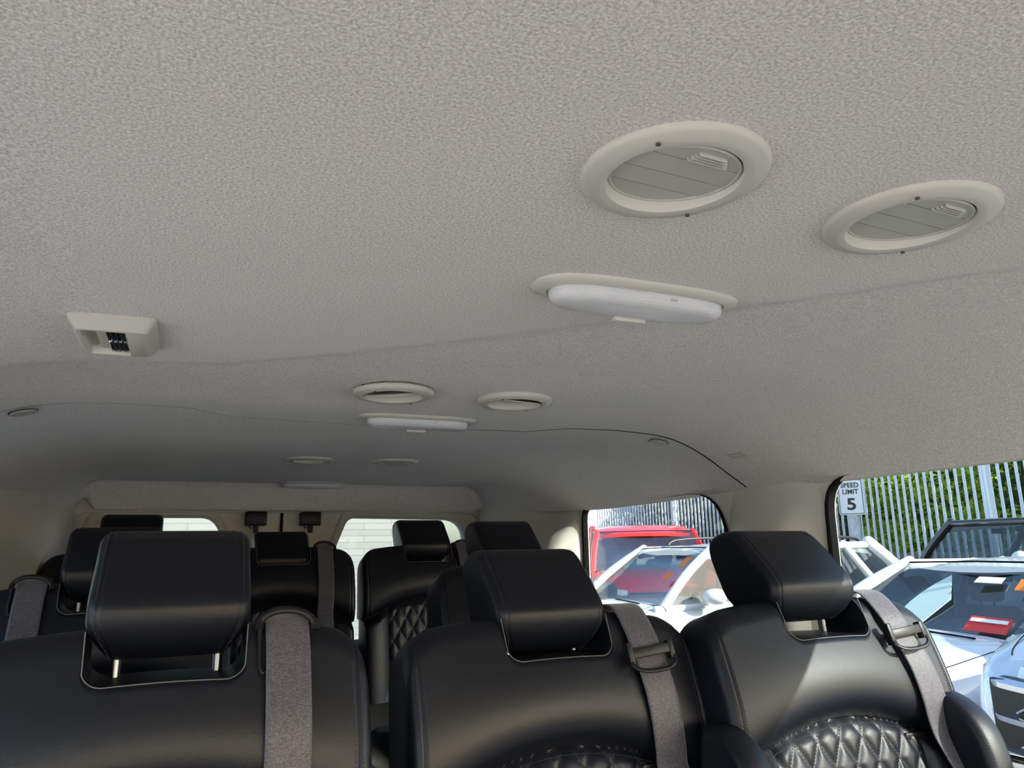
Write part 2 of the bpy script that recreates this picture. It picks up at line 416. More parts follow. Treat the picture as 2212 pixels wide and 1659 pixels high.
pillar('trim_4', [(-.54, 2.02), (-.535, 2.03), (-.51, 2.15), (-.485, 2.35), (-.45, 2.7), (-.42, 3.1), (-.405, 3.36)], FLOOR, .285, 'grey plastic left rear corner pillar', 9., 1)
pillar('trim_5', [(-.54, 1.19), (-.53, 1.20), (-.47, 1.28), (-.47, 1.42), (-.53, 1.50), (-.54, 1.51)], FLOOR, .285, 'left middle pillar, outside the picture')
# window ledges
struct(boxo('trim_6', M['trim'], None, XR - .035, XR + .02, -.30, 1.30, -.44, -.375, bev=.012), 'pale ledge under the nearest right window')
# front bulkhead edges (above the open windscreen, and the scuttle below it)
struct(boxo('trim_8', M['trim'], None, XL - .05, XR + .05, -1.95, -1.3, .16, .345, bev=.03), 'unseen front roof header above the windscreen, added to cut light')  # header out of view, added to limit daylight reaching the rear
struct(boxo('wall_front', M['trim'], None, XL - .05, XR + .05, -1.9, -1.85, FLOOR, -.35), 'scuttle panel at the front of the van')
# rear wall with the two tail doors
mt_r = Matrix(((1, 0, 0, 0), (0, 0, 1, 3.385), (0, 1, 0, 0), (0, 0, 0, 1)))
aper = round_poly([(-.50, FLOOR + .02, .02), (1.36, FLOOR + .02, .02), (1.335, -.02, .3), (1.262, .183, .06), (-.405, .183, .06), (-.475, -.02, .3)], .03, 8)
outer = [Vector(p) for p in ((XL - .06, FLOOR), (XR + .06, FLOOR), (XR + .06, .36), (XL - .06, .36))]
struct(sheet('wall_back', [outer, aper], .03, mt_r, M['trim']), 'rear door opening surround')
mt_d = Matrix(((1, 0, 0, 0), (0, 0, 1, 3.43), (0, 1, 0, 0), (0, 0, 0, 1)))
lwin = round_poly([(-.355, -.36, .06), (.24, -.36, .06), (.21, -.08, .05), (.095, .163, .05), (-.335, .163, .09)], .05, 7)
rwin = round_poly([(.53, -.36, .06), (1.215, -.36, .06), (1.20, .155, .10), (.655, .163, .035), (.56, -.08, .05)], .05, 7)
def tail_door(n, x0, x1, win, label):
    out = round_poly([(x0, FLOOR + .005), (x1, FLOOR + .005), (x1, .215), (x0, .215)], .03)
    d = struct(sheet('door_%d' % n, [out, win], .05, mt_d, M['trim']), label)
    bm = bmesh.new()                                        # raised frame round the glass
    c = sum(win, Vector((0, 0))) / len(win)
    r0 = [c + (p - c) * 1.0 for p in win]; ring = []
    for sc, yy in ((1.0, 3.43), (1.0, 3.408), (1.035, 3.396), (1.10, 3.394), (1.14, 3.402), (1.15, 3.41)):
        ring.append([Vector((c.x + (p.x - c.x) * sc, yy, c.y + (p.y - c.y) * (1 + (sc - 1) * 1.1))) for p in r0])
    grid(bm, ring, close_u=True)
    finish('window_frame', bm, M['trim'], d)
    w = struct(sheet('window_%d' % (n + 4), [[c + (p - c) * 1.005 for p in win]], .004, Matrix.Translation((0, .01, 0)) @ mt_d, M['vglass']))
    w['label'] = 'glass of the ' + label
    return d
tail_door(1, -.52, .366, lwin, 'left rear door with a rounded window')
tail_door(2, .374, 1.40, rwin, 'right rear door with a rounded window')
bm = bmesh.new(); tube(bm, [(.370, 3.397, FLOOR + .02), (.370, 3.397, .2)], .006, 8)
struct(finish('trim_7', bm, M['rubber'], None), 'black rubber seal between the rear doors')
# latch housings at the top of the doors
def latch(x, label):
    t = thing('door_latch', label, 'latch', (x, 3.37, .15), 'latch housings above the rear doors')
    boxo('housing', M['dark'], t, -.043, .043, -.03, .02, -.022, .036, bev=.006)
    boxo('catch', M['dark'], t, -.009, .011, -.02, .0, -.052, -.022, bev=.002)
    bm = bmesh.new(); tube(bm, [(-.03, -.026, -.02), (-.025, -.03, -.03), (-.015, -.03, -.033), (-.006, -.026, -.026)], .0022, 6)
    finish('release_cable', bm, M['dark'], t)
    return t
latch(.262, 'black latch housing under the rear header, the one farther left')
latch(.485, 'black latch housing under the rear header, the one nearer the right window')

# ------------------------------------------------------------------ ceiling fittings
def air_vent(x, y, label, tilt, spin, open_=False):
    t = thing('air_vent', label, 'air vent', (0, 0, 0), 'round air vents in the ceiling'); t.matrix_world = ceil_frame(x, y)
    R, r = .0765, .054
    bm = bmesh.new()
    prof = [(R - .001, .004), (R, 0), (R - .0005, -.003), (R - .004, -.0058), (R - .012, -.0075), (r + .008, -.0085), (r + .002, -.0075), (r, -.004), (r - .001, .004), (r, .020), (r + .002, .03)]
    lathe(bm, prof, 72); finish('bezel', bm, M['vent'], t, angle=50)
    for a in (PI * .25, PI * 1.25):
        bm = bmesh.new(); cyl(bm, ((R + r) / 2 * math.cos(a), (R + r) / 2 * math.sin(a), -.0088), (0, 0, 1), .0019, .0016, 14)
        finish('screw', bm, M['screw'], t)
    bm = bmesh.new(); cyl(bm, (0, 0, .0275), (0, 0, 1), r + .001, .002, 40); finish('duct', bm, M['rubber'], t)
    # tilting louver disc
    rot = Matrix.Rotation(spin, 4, 'Z') @ Matrix.Translation((0, 0, -.0015)) @ Matrix.Rotation(tilt, 4, 'X')
    if open_:
        bm = bmesh.new()
        for k in range(-3, 4):
            w = math.sqrt(max(0, (r - .003) ** 2 - (k * .014) ** 2))
            if w > .01: box(bm, -w, w, k * .014 - .001, k * .014 + .001, -.008, .010, mtx=rot)
        finish('louver', bm, M['vent'], t)
        bm = bmesh.new(); tube(bm, [rot @ Vector(((r - .003) * math.cos(a / 40 * 2 * PI), (r - .003) * math.sin(a / 40 * 2 * PI), 0)) for a in range(40)], .002, 8, closed=True)
        finish('louver_ring', bm, M['vent'], t)
    else:
        rr = r - .0015
        for k in range(4):                             # overlapping blades closing the disc
            y0, y1 = (k - 2) * .0268, (k - 1) * .0268 - .0020; y0 = max(y0, -rr); y1 = min(y1, rr)
            bm = bmesh.new(); rows = []
            for q in range(9):
                yy = y0 + (y1 - y0) * q / 8; w = math.sqrt(max(1e-8, rr ** 2 - yy ** 2))
                dz = -.0006 * (q / 8) ** 1.0
                rows.append([Vector((-w + 2 * w * i / 14, yy, dz)) for i in range(15)])
            up = [[p + Vector((0, 0, .0022)) for p in row] for row in rows]
            grid(bm, rows); grid(bm, up); grid(bm, [rows[0], up[0]]); grid(bm, [rows[-1], up[-1]])
            bmesh.ops.transform(bm, matrix=rot, verts=bm.verts[:])
            finish('louver_blade', bm, M['vent_in'], t)
        bm = bmesh.new()                               # finger ribs
        for k in range(4):
            box(bm, -.012 + k * .001, .027 - k * .003, -rr * .60 - k * .0036 - .0014, -rr * .60 - k * .0036, -.0034, .001, bev=.0005, mtx=rot)
        finish('finger_ribs', bm, M['vent_in'], t)
        bm = bmesh.new(); tube(bm, [rot @ Vector((rr * math.cos(a / 40 * 2 * PI), rr * math.sin(a / 40 * 2 * PI), 0.0)) for a in range(40)], .0016, 6, closed=True)
        finish('louver_ring', bm, M['vent_in'], t)
    return t
air_vent(.345, .462, 'large round grey ceiling vent nearest the camera, left of its pair', math.radians(5), math.radians(3))
air_vent(.604, .455, 'large round grey ceiling vent nearest the camera, right of its pair', math.radians(5), math.radians(3))
air_vent(.344, 1.375, 'round grey ceiling vent in front of the second dome light, left of its pair', math.radians(14), math.radians(-30))
air_vent(.594, 1.372, 'round grey ceiling vent in front of the second dome light, right of its pair', math.radians(12), math.radians(12))
air_vent(.342, 2.40, 'small-looking closed round vent at the far end of the ceiling, left of its pair', math.radians(6), math.radians(10))
air_vent(.606, 2.39, 'far round ceiling vent with its slats open, right of its pair', math.radians(0), math.radians(60), True)

def dome_light(x, y, label):
    t = thing('dome_light', label, 'ceiling light', (0, 0, 0), 'wide dome lights along the ceiling'); t.matrix_world = ceil_frame(x, y)
    def lens_outline(hw, hd, n=48):
        out = []
        for k in range(n):
            a = 2 * PI * k / n; c, s = math.cos(a), math.sin(a)
            out.append(Vector((math.copysign(abs(c) ** .55, c) * hw, math.copysign(abs(s) ** .75, s) * hd)))
        return out
    bm = bmesh.new(); rings = []
    for hw, hd, z in ((.136, .045, .004), (.137, .046, 0), (.134, .0445, -.004), (.124, .038, -.007), (.119, .034, -.0075), (.117, .033, -.002)):
        rings.append([Vector((p.x, p.y, z)) for p in lens_outline(hw, hd)])
    grid(bm, rings, close_u=True); finish('bezel', bm, M['vent'], t, angle=60)
    bm = bmesh.new(); rings = []
    for hw, hd, z in ((.117, .032, 0), (.1165, .0315, -.012), (.114, .029, -.019), (.108, .024, -.0225), (.09, .016, -.0240), (.05, .008, -.0245), (.004, .001, -.0245)):
        rings.append([Vector((p.x, p.y, z)) for p in lens_outline(hw, hd)])
    vs = grid(bm, rings, close_u=True); bm.faces.new(vs[-1])
    finish('lens', bm, M['lens'], t, angle=60)
    bm = bmesh.new()
    box(bm, -.022, .022, .018, .027, -.0285, -.022, bev=.002); finish('switch', bm, M['vent'], t)
    bm = bmesh.new()
    box(bm, .026, .034, -.0330, -.029, -.0145, -.0125); finish('release_slot', bm, M['vent_in'], t)
    return t
dome_light(.479, .728, 'clear white dome light on the ceiling, nearest the camera')
dome_light(.465, 1.625, 'dome light hanging by the headliner seam, middle of three')
dome_light(.468, 3.235, 'dome light seen edge-on at the rear header, farthest of three')

def reading_light():
    t = thing('reading_light', 'rectangular grey reading lamp with chrome reflector on left side of ceiling', 'ceiling light')
    t.matrix_world = ceil_frame(-.106, 1.098)
    W, D = .051, .076
    def ro(w, d, r, n=5): return round_poly([(-w, -d), (w, -d), (w, d), (-w, d)], r, n)
    bm = bmesh.new(); rings = []
    for w, d, z, r in ((W, D, .003, .012), (W, D, -.003, .012), (W - .003, D - .004, -.008, .012), (W - .010, D - .012, -.018, .010), (W - .012, D - .014, -.0185, .010)):
        rings.append([Vector((p.x, p.y, z)) for p in ro(w, d, r)])
    # recess in the face
    for w, d, z, r in ((W - .015, D - .017, -.0185, .005), (W - .017, D - .019, -.008, .005), (W - .026, D - .021, -.004, .004)):
        rings.append([Vector((p.x, p.y, z)) for p in ro(w, d, r)])
    vs = grid(bm, rings, close_u=True); bm.faces.new(vs[-1])
    finish('housing', bm, M['vent'], t, angle=35)
    bm = bmesh.new(); box(bm, .015, .0375, -.061, .061, -.0186, -.004, bev=.001); finish('side_panel', bm, M['vent'], t)
    lens = boxo('lens', M['chrome'], t, -.010, .0155, -.057, .057, -.0130, -.003, bev=.001)
    bm = bmesh.new()
    for i in range(4):
        for k in range(34):
            if k in (16, 17): continue
            box(bm, -.0085 + i * .006, -.0050 + i * .006, -.0555 + k * .0033, -.0555 + k * .0033 + .0018, -.0150, -.0125)
    o = finish('reflector_facets', bm, M['chrome'], t, smooth=False)
    bm = bmesh.new()
    for i in range(3): box(bm, -.0046 + i * .006, -.0030 + i * .006, -.056, .056, -.0142, -.0128)
    finish('reflector_grooves', bm, M['dark'], t, smooth=False)
    boxo('lens_divider', M['vent'], t, -.0225, -.0105, -.056, .056, -.010, -.002, bev=.002)
reading_light()
def plug(x, y, label):
    t = thing('plug_cap', label, 'cap', (0, 0, 0), 'flat round caps behind the headliner seam'); t.matrix_world = ceil_frame(x, y)
    bm = bmesh.new(); vs = lathe(bm, [(.0235, .002), (.0235, -.0012), (.021, -.003), (.016, -.0025), (.001, -.0028)], 40); bm.faces.new(vs[-1]); finish('cap', bm, M['vent_in'], t)
    bm = bmesh.new(); lathe(bm, [(.0245, .001), (.0252, -.0006), (.0236, -.0006), (.0236, .001)], 40); finish('rim', bm, M['dark'], t)
plug(-.304, 1.66, 'flat round plug on the ceiling near the left wall')
plug(1.140, 1.672, 'flat round plug on the ceiling near the right pillar')
def airbag_tag():
    t = thing('airbag_badge', 'small embossed rectangular badge above the right middle pillar', 'badge')
    t.matrix_world = ceil_frame(1.269, 1.52, PI / 2)
    bm = bmesh.new(); rings = []
    for w, d, z in ((.030, .0105, .001), (.030, .0105, -.0012), (.029, .0095, -.0016), (.028, .0085, -.0004)):
        rings.append([Vector((p.x, p.y, z)) for p in round_poly([(-w, -d), (w, -d), (w, d), (-w, d)], .004, 4)])
    vs = grid(bm, rings, close_u=True); bm.faces.new(vs[-1]); finish('plate', bm, M['vent_in'], t)
    text_mesh('lettering', 'AIRBAG', .011, Matrix.Translation((0, 0, -.0006)) @ Matrix.Rotation(PI, 4, 'X'), M['vent'], t, .0003)
airbag_tag()

# ------------------------------------------------------------------ seats
SH = .945                                   # height of the shoulder above the van floor
HW = .262                                   # half width of the backrest
def ztop(x):
    a = abs(x); z = SH + .013 - .022 * (a / HW) ** 2
    r = .055
    if a > HW - r: z -= r - math.sqrt(max(0, r * r - (a - HW + r) ** 2))
    return z
NOT_W, NOT_D = .098, .066
def notch(x):
    a = abs(x)
    if a >= NOT_W: return 0.
    r = .028; d = NOT_D
    if a > NOT_W - r: d -= r - math.sqrt(max(0, r * r - (a - NOT_W + r) ** 2))
    return d
def arch(x): return .190 + 1.15 * x * x
def y_front(x, z):
    """front face of the backrest, y towards the camera is negative"""
    t = SH - z
    y = -.16 * t - .02 * math.sin(min(1., t / .5) * PI * .5)
    tA = arch(x)
    # full upper cushion that rolls under at the arch
    if t < tA:
        q = max(0., t / tA)
        y -= .030 * max(0., math.sin(PI * min(1, q) ** 1.5)) ** .8 * (1 - .2 * (abs(x) / HW) ** 2)
        y += .020 * math.exp(-((tA - t) / .014))
    else:
        d = t - tA
        y += .020 * math.exp(-d / .012) + .006 * (1 - math.exp(-d / .012))
        ax = abs(x)
        if ax < .165:
            u = x / .050; v = (t - .19) / .082 + .15
            a = (u + v) % 1.0; b = (u - v) % 1.0
            g = min(a, 1 - a, b, 1 - b); y -= .0055 * (1 - math.exp(-(g / .17) ** 1.5)) * smooth01(d / .02)
            y += .005 * math.exp(-((ax - .165) / .006) ** 2)
        else:
            y -= .028 * max(0., math.sin(min(1, (ax - .165) / (HW - .165)) * PI * .62)) ** .7 * smooth01(d / .03)
    # double side seam
    y += .0022 * math.exp(-((abs(x) - .243) / .0022) ** 2) if t < tA + .0 else 0
    r = .017; e = abs(x) - (HW - r)
    if e > 0: y += r - math.sqrt(max(0, r * r - e * e))
    return y
def xcols():
    xs = []
    n = 140
    for i in range(n + 1): xs.append(-HW + 2 * HW * i / n)
    for s in (-1, 1):
        for k in range(8): xs.append(s * (HW - .017 + .017 * math.sin(k / 7 * PI / 2)))
        for k in range(7): xs.append(s * (NOT_W - .028 + .028 * math.sin(k / 6 * PI / 2)))
        xs += [s * (NOT_W + .0008), s * (NOT_W + .006)]
        for d in (-.005, -.0025, 0, .0025, .005): xs.append(s * (.243 + d))
    xs = sorted(xs); out = [xs[0]]
    for x in xs[1:]:
        if x - out[-1] > .0006: out.append(x)
    return out
def backrest_mesh():
    bm = bmesh.new(); cols = []; z0 = .40; NZ = 182
    for x in xcols():
        inn = notch(x); zt = ztop(x) - inn; rt = .010 if inn > 0 else .030
        fr, bk = [], []
        for j in range(NZ + 1):
            zc_ = SH - .090
            z = z0 + (zc_ - z0) * j / 150 if j <= 150 else zc_ + (zt - zc_) * (1 - (1 - (j - 150) / (NZ - 150)) ** 1.5)
            e = rt - (zt - z); df = rt - math.sqrt(max(0, rt * rt - e * e)) if e > 0 else 0
            narrow = .975 if SH - z > arch(x) + .0 and abs(x) > .2 else 1.0
            fr.append(Vector((x * narrow, y_front(x, z) + df, z)))
            e2 = .05 - (zt - z); db = .05 - math.sqrt(max(0, .0025 - e2 * e2)) if e2 > 0 else 0
            r = .02; ex = abs(x) - (HW - r); dx = r - math.sqrt(max(0, r * r - ex * ex)) if ex > 0 else 0
            bk.append(Vector((x * narrow, .112 - .10 * (SH - z) - db * .5 - dx, z - (.018 if e2 > 0 and inn == 0 else 0) * max(0, e2) / .05)))
        cols.append(fr + bk[::-1])
    vs = grid(bm, cols)
    for c in (vs[0], vs[-1]):
        n = len(c) // 2
        for j in range(n - 1):
            try: bm.faces.new((c[j], c[j + 1], c[-2 - j], c[-1 - j]))
            except ValueError: pass
    me = finish('backrest', bm, M['leather'], None, angle=48)
    m = me.data; bpy.data.objects.remove(me); return m
def stitch(bm, pts, step=.0052, r=.00062):
    """short thread stitches along a line"""
    P = [Vector(p) for p in pts]; seg = []
    L = 0.
    for a, b in zip(P, P[1:]):
        d = (b - a).length; u = L
        k = math.ceil(u / step)
        while k * step < L + d:
            s0 = (k * step - L) / d; p = a + (b - a) * s0; q = p + (b - a).normalized() * step * .6
            seg.append((p, q)); k += 1
        L += d
    for p, q in seg: tube(bm, [p, q], r, 4)
def seam_stitches_mesh():
    bm = bmesh.new()
    for s in (-1, 1):
        for dx in (-.0052, .0052):
            x = s * .243 + dx; pts = []
            for k in range(60):
                z = ztop(x) - .034 - (arch(x) - .052) * k / 59
                pts.append(Vector((x, y_front(x, z) - .0004, z)))
            stitch(bm, pts)
    # arch seam and diamonds edges
    pts = [Vector((x, y_front(x, SH - arch(x) - .009) - .0006, SH - arch(x) - .009)) for x in [(-.2 + .4 * k / 60) for k in range(61)]]
    stitch(bm, pts)
    for n_ in range(-7, 8):                               # quilting threads
        for sg_ in (1, -1):
            pts = []
            for k in range(120):
                t_ = .19 + .26 * k / 119; v_ = (t_ - .19) / .082 + .15; x = (n_ - sg_ * v_) * .050
                if abs(x) < .16 and t_ > arch(x) + .006: pts.append(Vector((x, y_front(x, SH - t_) - .0008, SH - t_)))
            if len(pts) > 2: stitch(bm, pts, .006, .0005)
    return finish('stitching', bm, M['thread'], None, smooth=False).data
def slot_piping_mesh():
    bm = bmesh.new(); pts = []
    for k in range(81):
        x = -NOT_W + 2 * NOT_W * k / 80
        z = ztop(x) - notch(x); pts.append(Vector((x, y_front(x, z - .004) + .0005, z - .0005)))
    lead = [Vector((-NOT_W - .0005, y_front(-NOT_W, SH - q) + .004, SH - q)) for q in (.012, .02)]
    tail = [Vector((NOT_W + .0005, y_front(NOT_W, SH - q) + .004, SH - q)) for q in (.02, .012)]
    tube(bm, pts, .0008, 6)
    return finish('slot_edge', bm, M['edge'], None).data
HP = [(.000, .026), (.004, .045), (.030, .075), (.075, .115), (.100, .134), (.118, .139), (.150, .138), (.180, .128), (.192, .110), (.186, .080), (.165, .035),
      (.142, -.005), (.120, -.026), (.085, -.034), (.045, -.030), (.020, -.014), (.006, .006)]
HHW = .101
def head_rest_mesh():
    bm = bmesh.new(); prof = spline([(a, b, 0) for a, b in HP], 5, closed=True)
    c = sum(prof, Vector((0, 0, 0))) / len(prof); cols = []
    xs = []
    for k in range(41): xs.append(-1 + 2 * k / 40)
    xs = sorted(set(xs + [s * v for s in (-1, 1) for v in (.80, .815, .83, .845, .86, .875, .93, .96, .975, .985, .992, .997)]))
    for x in xs:
        a = abs(x) * HHW; r = .018; e = a - (HHW - r); k = 0.
        if e > 0: k = r - math.sqrt(max(0, r * r - e * e))
        g = .0016 * math.exp(-((a - .0855) / .0018) ** 2)
        col = []
        for p in prof:
            d = p - c; L = d.length; q = c + d * ((L - k - g) / L)
            z = q.y; w = 1.0 - .22 * smooth01((.020 - z) / .055) ; w *= 1 - .04 * smooth01((z - .12) / .035)
            puff = .004 * math.cos(min(1, a / HHW) * PI / 2) if p.x < c.x else 0
            col.append(Vector((x * HHW * w, q.x - puff, z + SH)))
        cols.append(col)
    vs = grid(bm, cols, close_u=True)
    for cc in (vs[0], vs[-1]): bm.faces.new(cc)
    o = finish('headrest', bm, M['leather'], None, angle=60); m = o.data; bpy.data.objects.remove(o); return m, prof, c
def headrest_stitch_mesh(prof, c, side_):
    bm = bmesh.new(); front = [p for p in prof if p.x < .125]
    idx = [i for i, p in enumerate(prof) if p.x < .14 or p.y > .13]
    order = sorted([p for p in prof if (p.x < c.x + .015 or p.y > .142) and p.y > -.03], key=lambda p: math.atan2(p.y - c.y, -(p.x - c.x)))
    for s in (side_,):
        for a in (.0805, .0905):
            pts = []
            for p in order:
                d = p - c; q = c + d * ((d.length + .0004) / d.length); z = q.y
                w = 1.0 - .22 * smooth01((.020 - z) / .055); w *= 1 - .04 * smooth01((z - .12) / .035)
                e = a - (HHW - .018); k = .018 - math.sqrt(max(0, .018 ** 2 - e * e)) if e > 0 else 0
                q = c + d * ((d.length - k + .0003) / d.length)
                pts.append(Vector((s * a * w, q.x, z + SH)))
            stitch(bm, pts)
    return finish('stitching', bm, M['thread'], None, smooth=False).data
def rod_mesh():
    bm = bmesh.new(); tube(bm, [(0, .052, SH - .11), (0, .062, SH - .02), (0, .066, SH + .01)], .0065, 14)
    return finish('post', bm, M['rodmetal'], None).data
def cushion_mesh():
    bm = bmesh.new(); box(bm, -.235, .235, -.62, -.02, .30, .44, bev=.045, seg=4); box(bm, -.10, .10, -.56, -.10, .425, .447, bev=.01)
    return finish('seat_cushion', bm, M['leather'], None).data
def base_mesh():
    bm = bmesh.new(); box(bm, -.19, .19, -.55, -.06, .22, .31, bev=.01)
    for x in (-.17, .17):
        for y in (-.50, -.12): box(bm, x - .02, x + .02, y - .03, y + .03, .0, .23)
        box(bm, x - .025, x + .025, -.58, -.04, .0, .02)
    return finish('seat_base', bm, M['dark'], None).data
def arm_mesh(s):
    bm = bmesh.new(); rows = []
    pts = [(-.055, -.185), (-.085, -.172), (-.12, -.180), (-.155, -.205), (-.18, -.25), (-.195, -.33), (-.20, -.44), (-.18, -.47), (-.10, -.44), (-.05, -.30)]
    prof = spline([(a, b, 0) for a, b in pts], 5, closed=True); c = sum(prof, Vector()) / len(prof)
    for x in (-.030, -.0285, -.024, -.015, 0, .015, .024, .0285, .030):
        k = .018 - math.sqrt(max(0, .018 ** 2 - max(0, abs(x) - .012) ** 2)) if abs(x) > .012 else 0
        rows.append([Vector((s * .262 + x, (c + (p - c) * ((p - c).length - k) / (p - c).length).x, SH + (c + (p - c) * ((p - c).length - k) / (p - c).length).y)) for p in prof])
    vs = grid(bm, rows, close_u=True); bm.faces.new(vs[0]); bm.faces.new(vs[-1])
    o = finish('armrest', bm, M['leather'], None, angle=60); m = o.data; bpy.data.objects.remove(o)
    bm = bmesh.new(); sel = [p for p in prof if p.y > -.40 and p.x < .0]
    sel.sort(key=lambda p: math.atan2(p.y - c.y, -(p.x - c.x)))
    for x in (s * -.024,): stitch(bm, [Vector((s * .262 + x, p.x - .001, SH + p.y + .0004)) for p in sel])
    o = finish('stitching', bm, M['thread'], None, smooth=False); n = o.data; bpy.data.objects.remove(o)
    return m, n
def ribbon(name, path, w, parent, m, thick=.0016):
    """path: list of (x, y, z) centre points, ribbon flat across x"""
    P = spline(path, 8); bm = bmesh.new(); uvl = bm.loops.layers.uv.new('UVMap'); rows = []; L = 0; Ls = []
    for i, p in enumerate(P):
        if i: L += (P[i] - P[i - 1]).length
        Ls.append(L)
        t = (P[min(i + 1, len(P) - 1)] - P[max(0, i - 1)]).normalized()
        side = Vector((0, 1, 0)).cross(t); side = Vector((1, 0, 0)) - t * t.x; side.normalize()
        rows.append([p + side * (w * (k / 10 - .5)) for k in range(11)])
    vs = [[bm.verts.new(p) for p in r] for r in rows]
    for i in range(len(vs) - 1):
        for j in range(10):
            f = bm.faces.new((vs[i][j], vs[i][j + 1], vs[i + 1][j + 1], vs[i + 1][j]))
            for lp, (a, b) in zip(f.loops, ((i, j), (i, j + 1), (i + 1, j + 1), (i + 1, j))): lp[uvl].uv = (w * b / 10, Ls[a])
    me = bpy.data.meshes.new(name); bm.to_mesh(me); bm.free(); me.polygons.foreach_set('use_smooth', [True] * len(me.polygons))
    o = link(name, me, m, parent)
    so = o.modifiers.new('thickness', 'SOLIDIFY'); so.thickness = thick; so.offset = 0
    return o
MESH = {}
def _take(k, me):
    MESH[k] = me
    for o in [o for o in COL.objects if o.data is me]: bpy.data.objects.remove(o)
_take('back', backrest_mesh()); _take('seam', seam_stitches_mesh()); _take('slot', slot_piping_mesh())
hr, prof, cc = head_rest_mesh(); MESH['head'] = hr; _take('hst1', headrest_stitch_mesh(prof, cc, 1)); _take('hst-1', headrest_stitch_mesh(prof, cc, -1)); _take('rod', rod_mesh())
_take('cushion', cushion_mesh()); _take('base', base_mesh())
MESH['armR'], MESH['armRs'] = arm_mesh(1); MESH['armL'], MESH['armLs'] = arm_mesh(-1)
def seat(x, y, label, dz=0., head_dz=0., belt=1, slant=0., guide='loop', arms=False, full=True):
    t = thing('van_seat', label, 'seat', (x, y, FLOOR), 'black leather van seats')
    def add(name, me, p=t, z=0.):
        o = bpy.data.objects.new(name, me); COL.objects.link(o); o.parent = p; o.location.z = z; return o
    b = add('backrest', MESH['back'], t, dz); add('seam_stitching', MESH['seam'], b); add('slot_piping', MESH['slot'], b)
    h = add('headrest', MESH['head'], t, dz + head_dz)
    for s in (-1, 1): add('headrest_stitching', MESH['hst%d' % s], h)
    for s in (-1, 1): r = add('post', MESH['rod'], h); r.location.x = s * .064
    add('seat_cushion', MESH['cushion']); add('seat_base', MESH['base'])
    if arms:
        for k in ('armR', 'armL'):
            a = add('armrest', MESH[k], t, dz); a.location.x = -.030 if k == 'armR' else -.012; a.location.y = .035; a.location.z = dz + (.012 if k == 'armR' else 0); add('armrest_stitching', MESH[k + 's'], a)
    if belt:
        bx = .150 * belt
        tops = []
        path = [(bx - .004 * belt, .085, SH - .03 + dz), (bx, .075, SH + .012 + dz), (bx, .045, SH + .020 + dz), (bx, .012, SH + .012 + dz)]
        k = 0; z = SH - .02
        while z > .50:
            xx = bx + slant * (SH - z) * (1 if z < SH - .04 else .5)
            yy = min(y_front(min(HW - .03, max(-HW + .03, xx + q)), z + zz) for q in (-.03, 0, .03) for zz in (-.01, 0, .01))
            path.append((xx, yy - .006 - (.008 if SH - z > .22 else 0), z + dz)); z -= .03
        ribbon('belt_webbing', path, .058, t, M['belt'])
        if guide == 'loop':
            bm = bmesh.new(); pts = [(bx - .038, -.004, SH + .002 + dz), (bx - .036, .004, SH + .014 + dz), (bx - .020, .004, SH + .024 + dz), (bx, .004, SH + .026 + dz), (bx + .020, .004, SH + .022 + dz), (bx + .036, .002, SH + .010 + dz), (bx + .038, -.004, SH - .002 + dz)]
            tube(bm, spline(pts, 5), .0055, 10, flat=.7); finish('belt_guide', bm, M['dark'], t)
            bm = bmesh.new(); pts = [(bx - .037, -.003, SH + .002 + dz), (bx - .037, y_front(bx - .037, SH - .02) - .001, SH - .014 + dz), (bx - .036, y_front(bx - .036, SH - .05) - .002, SH - .045 + dz), (bx - .031, y_front(bx - .03, SH - .055) - .003, SH - .052 + dz)]
            tube(bm, spline(pts, 4), .003, 8); finish('guide_arm', bm, M['dark'], t)
        else:
            zc = SH - .055; xx = bx + slant * .04
            yb = min(y_front(xx + q, zc + r) for q in (-.035, 0, .035) for r in (-.02, 0, .02)) - .010
            bm = bmesh.new(); lean = Matrix.Translation((xx, yb, zc + dz)) @ Matrix.Rotation(-.10 * belt, 4, 'Y') @ Matrix.Rotation(math.radians(-14), 4, 'X')
            box(bm, -.040, .040, -.006, .003, -.004, .012, bev=.002, mtx=lean)
            for s in (-1, 1): box(bm, s * .040 - .005, s * .040 + .005, -.007, .008, -.014, .024 if s < 0 else .016, bev=.002, mtx=lean)
            finish('belt_guide', bm, M['dark'], t)
            bm = bmesh.new(); tube(bm, [lean @ p for p in spline([Vector(p) for p in ((-.040, -.003, -.004), (-.041, -.008, -.014), (-.028, -.012, -.024), (0, -.013, -.028), (.028, -.012, -.026), (.041, -.008, -.016), (.040, -.003, -.004))], 5)], .0038, 10, flat=.6)
            finish('guide_arm', bm, M['dark'], t)
            bm = bmesh.new(); xq = bx + .005
            zq = SH - arch(min(.2, xq)) + .0
            box(bm, xq - .026, xq + .026, y_front(xq, zq) - .018, y_front(xq, zq) + .01, zq - .022 + dz, zq - .008 + dz, bev=.003); finish('belt_clip', bm, M['dark'], t)
    return t
seat(-.012, 1.130, 'nearest black leather seat, its belt hanging straight down on the left of the aisle', dz=.006, head_dz=0, belt=1)
seat(.580, 1.185, 'middle black leather seat of the front row, headrest pushed low, belt slanting right', dz=-.010, head_dz=-.019, slant=.10, guide='clip')
seat(1.090, 1.112, 'black leather seat by the right window with a sunlit belt and armrests', dz=.0, head_dz=.0, slant=.20, guide='clip', arms=True)
seat(-.155, 1.980, 'black seat in the second row, behind the nearest left headrest', dz=.045, head_dz=-.003, belt=-1)
nar = seat(.835, 1.930, 'second-row seat with only headrest and left shoulder showing behind the middle front seat', dz=.07, head_dz=-.015, belt=0)
nar.scale.x = .88
seat(-.185, 2.980, 'black seat in the last row at far left, only the top of its headrest showing', dz=.125, head_dz=-.0)
